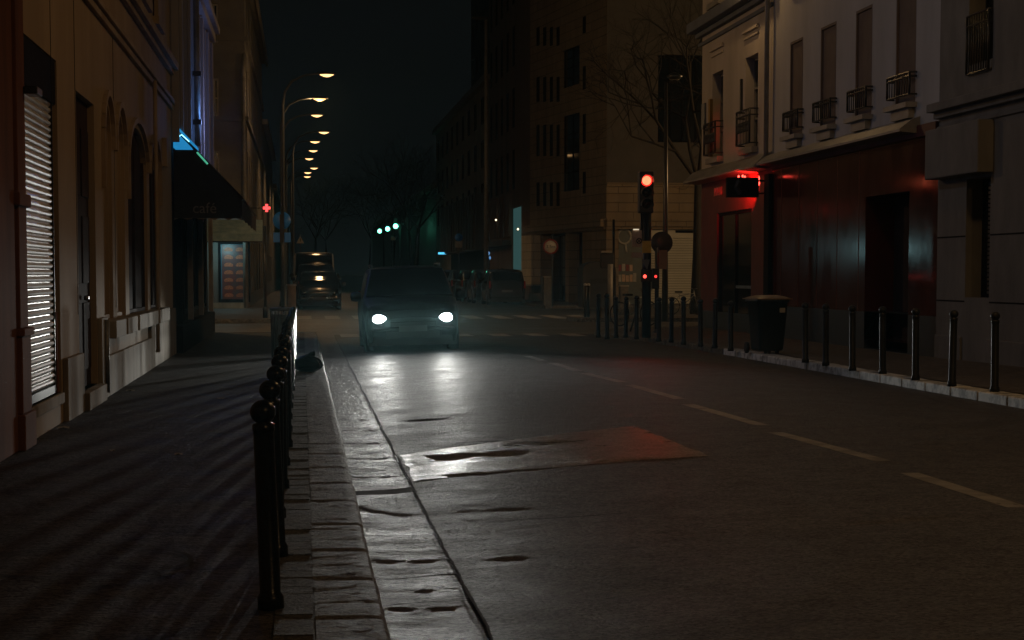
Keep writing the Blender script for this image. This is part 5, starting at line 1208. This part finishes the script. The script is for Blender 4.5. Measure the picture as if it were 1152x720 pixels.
        for c in wy:
            x_ = s * (W / 2 - .115)
            wh = MB().lathe([(.20, -.10), (.30, -.10), (.325, -.06), (.325, .06), (.30, .10), (.20, .10)], (x_, c, .325), 28, 'x').build('wheel', rubber, t)
            rm = MB().lathe([(.02, .075), (.06, .085), (.19, .06), (.21, .09)] if s > 0 else [(.21, -.09), (.19, -.06), (.06, -.085), (.02, -.075)], (x_, c, .325), 20, 'x').build('rim', alloy, wh)
    if not lights_on: MB().box(-.05, .05, 2.0 * k, 2.06 * k, H + .02, H + .05).build('aerial_base', plastic_black, t)
    else:
        for s in (-1, 1): MB().tube([(s * W * .36, 1.9, H + .0), (s * W * .37, 2.0, H + .045), (s * W * .37, 3.5, H + .045), (s * W * .36, 3.6, H)], .014, 6).build('roof_rail', alloy, t)
    return t
car = make_car('dark people carrier driving towards the camera with both headlights blazing', None, car_paint_dark, 'mpv', True, 1.80, 1.62)
p = WZ(464, 399, .05)
car.location = (2.04, 36.1, .02); car.rotation_euler = (0, math.radians(-1.6), 0)
def beam_optics(L):
    """dipped beam: most of the light just under the horizon, little close to the bumper, cut off above"""
    L.use_nodes = True; N = L.node_tree.nodes; K = L.node_tree.links
    g = N.new('ShaderNodeNewGeometry'); x = N.new('ShaderNodeSeparateXYZ'); K.new(g.outputs['Incoming'], x.inputs[0])
    a = N.new('ShaderNodeMath'); a.operation = 'MULTIPLY_ADD'; a.inputs[1].default_value = SGN; a.inputs[2].default_value = .5; K.new(x.outputs['Z'], a.inputs[0])
    c = N.new('ShaderNodeValToRGB'); K.new(a.outputs[0], c.inputs[0]); e = c.color_ramp.elements
    tab = [(.38, 0), (.43, .14), (.47, .75), (.5, .72), (.514, .58), (.53, .85), (.555, .95), (.60, .42), (.66, .15), (.75, .04), (1, .004)]
    e[0].position = tab[0][0]; e[0].color = (0, 0, 0, 1); e[1].position = 1; e[1].color = (tab[-1][1],) * 3 + (1,)
    for p_, v in tab[1:-1]: q_ = e.new(p_); q_.color = (v, v, v, 1)
    K.new(c.outputs[0], N['Emission'].inputs['Strength'])
SGN = -1.0
for s, e in ((-1, 1), (1, 1)):
    l = light('headlight_beam', 'SPOT', (0, 0, 0), (.99, .99, .93), 800, .05, spot_size=math.radians(74), spot_blend=.6); beam_optics(l.data)
    l.parent = car; l.location = (s * .60, -.10, .67); l.rotation_euler = Vector((-.16 if s < 0 else -.04, -1, -.05 if s < 0 else -.075)).to_track_quat('-Z', 'Y').to_euler()
GP = 'cars parked beyond the crossing'
def park(src, loc, label, back=False):
    src.location = loc; src['label'] = label
    if back: src.rotation_euler.z = PI
    return src
park(make_car('x', GP, car_paint_black, 'mpv', False, 1.86, 1.60), (.72, 82.5, 0), 'black parked car heading the row beside the brown cabinet')
park(make_car('x', GP, car_paint_black, 'mpv', False, 1.9, 1.95, 4.4), (.62, 88.6, 0), 'tall dark car parked directly behind the leading black car')
v2 = park(make_car('x', GP, car_paint_white, 'van', False, 2.0, 2.55, 5.2, 'van'), (.58, 95.0, 0), 'tall cream van parked third in that row')
c1 = make_car('x', GP, mat('dark_grey_car_paint', (.05, .05, .052), (.04, .04, .042), rough=.2, metal=.4, coat=.6), 'mpv', False, 1.85, 1.72); park(c1, (9.75, 97.6, 0), 'dark grey car parked tail on to the crossing by the stone block', True)
sp_list = [(9.55, 103.6, 'second parked car behind the dark grey one'), (9.4, 109.5, 'third parked car before the teal doorway'), (9.3, 115.5, 'fourth parked car in the row by the clad building'), (9.3, 122, 'last parked car before the overhanging flats')]
for (x, y, lb) in sp_list: c = copy_tree(c1); c.location = (x, y, 0); c.rotation_euler.z = PI; c['label'] = lb
c = copy_tree(v2); c.location = (.5, 102.5, 0); c['label'] = 'second tall van farther down behind the cream one'

# ================================================================== TREES
def tree(name, label, x, y, h, spread, seed, m=bark, depth=5, group=None):
    t = thing(name, label, 'tree', (x, y, 0), group); r = random.Random(seed); tr = MB(); cr_ = MB()
    top = Vector((x + r.uniform(-.3, .3), y, h * .35)); tr.tube([(x, y, 0), (x + .05, y, h * .15), top], [.22, .17, .14], 9); tr.build('trunk', m, t)
    def grow(p, d, l, rad, n):
        if n == 0 or l < .18: return
        q = p + d * l * .5 + Vector((r.uniform(-1, 1), r.uniform(-1, 1), r.uniform(-.3, 1))) * l * .06; e = q + (d + Vector((r.uniform(-.2, .2), r.uniform(-.2, .2), .12))).normalized() * l * .5
        cr_.tube([p, q, e], [rad, rad * .8, rad * .6], 5 if n > 2 else 3, caps=False)
        for k in range(3 if n > 1 else 4):
            v = Vector((r.gauss(0, 1), r.gauss(0, 1), r.gauss(.15, .8))).normalized(); nd = (d * .9 + v * .75 * spread).normalized(); grow(e if k < 2 else q, nd, l * r.uniform(.62, .82), rad * .6, n - 1)
    for k in range(4):
        a = 2 * PI * k / 4 + r.uniform(-.4, .4); grow(top, Vector((math.cos(a) * .6 * spread, math.sin(a) * .6 * spread, .9)).normalized(), h * .2, .09, depth)
    cr_.build('crown', m, t)
tree('bare_tree', 'bare leafless tree spreading over the junction beside the cream corner house', 14.6, 72, 14, 1.15, 5, depth=6)
for i, (x, y, h, lb) in enumerate(((9.5, 165, 15, 'bare tree before the end of the pale flats'), (10.5, 190, 16, 'tall bare tree behind the green signals'), (9.8, 215, 15, 'bare tree beyond the green signals'), (8.5, 250, 17, 'bare tree deep in the dark end of the street'), (1.5, 235, 16, 'bare tree standing below the row of lamps'), (3.5, 285, 18, 'farthest bare tree at the street end'))):
    tree('bare_tree', lb, x, y, h, 1.1, 20 + i, depth=6, group='bare trees down the far street')
# a sprinkle of litter on the near pavement
for i, (px, py, s) in enumerate(((147, 440, .05), (247, 449, .03), (72, 482, .05), (251, 449, .02), (201, 512, .03), (126, 508, .02))):
    p = WZ(px, py, SL); l = MB(); l.grid(lambda a, b: (p.x + s * (a - 1), p.y + s * 1.4 * (b - 1), SL + .004 + .012 * ((a + b + i) % 2)), 3, 3); one(l, 'litter', litter_m, ['crumpled leaf by the wall below the arched windows', 'pale paper scrap midway across the pavement', 'crumpled scrap at the foot of the shutter jamb', 'tiny scrap touching the pale paper scrap', 'small scrap in the dark middle of the pavement', 'tiny scrap nearest the brown pilaster'][i], 'litter')

# ================================================================== HAZE ADDED FOR THE LAMP HALOS
hz = MB().box(-60, 60, -30, 340, -1, 32)
hm = D.materials.new('halo_haze'); hm.use_nodes = True; nt = hm.node_tree; nt.nodes.remove(nt.nodes['Principled BSDF'])
pv = nt.nodes.new('ShaderNodeVolumePrincipled'); pv.inputs['Color'].default_value = (.45, .85, .9, 1); pv.inputs['Density'].default_value = .00036; pv.inputs['Anisotropy'].default_value = .82
nt.links.new(pv.outputs[0], nt.nodes['Material Output'].inputs['Volume'])
tag(hz.build('haze', hm), kind='stuff')
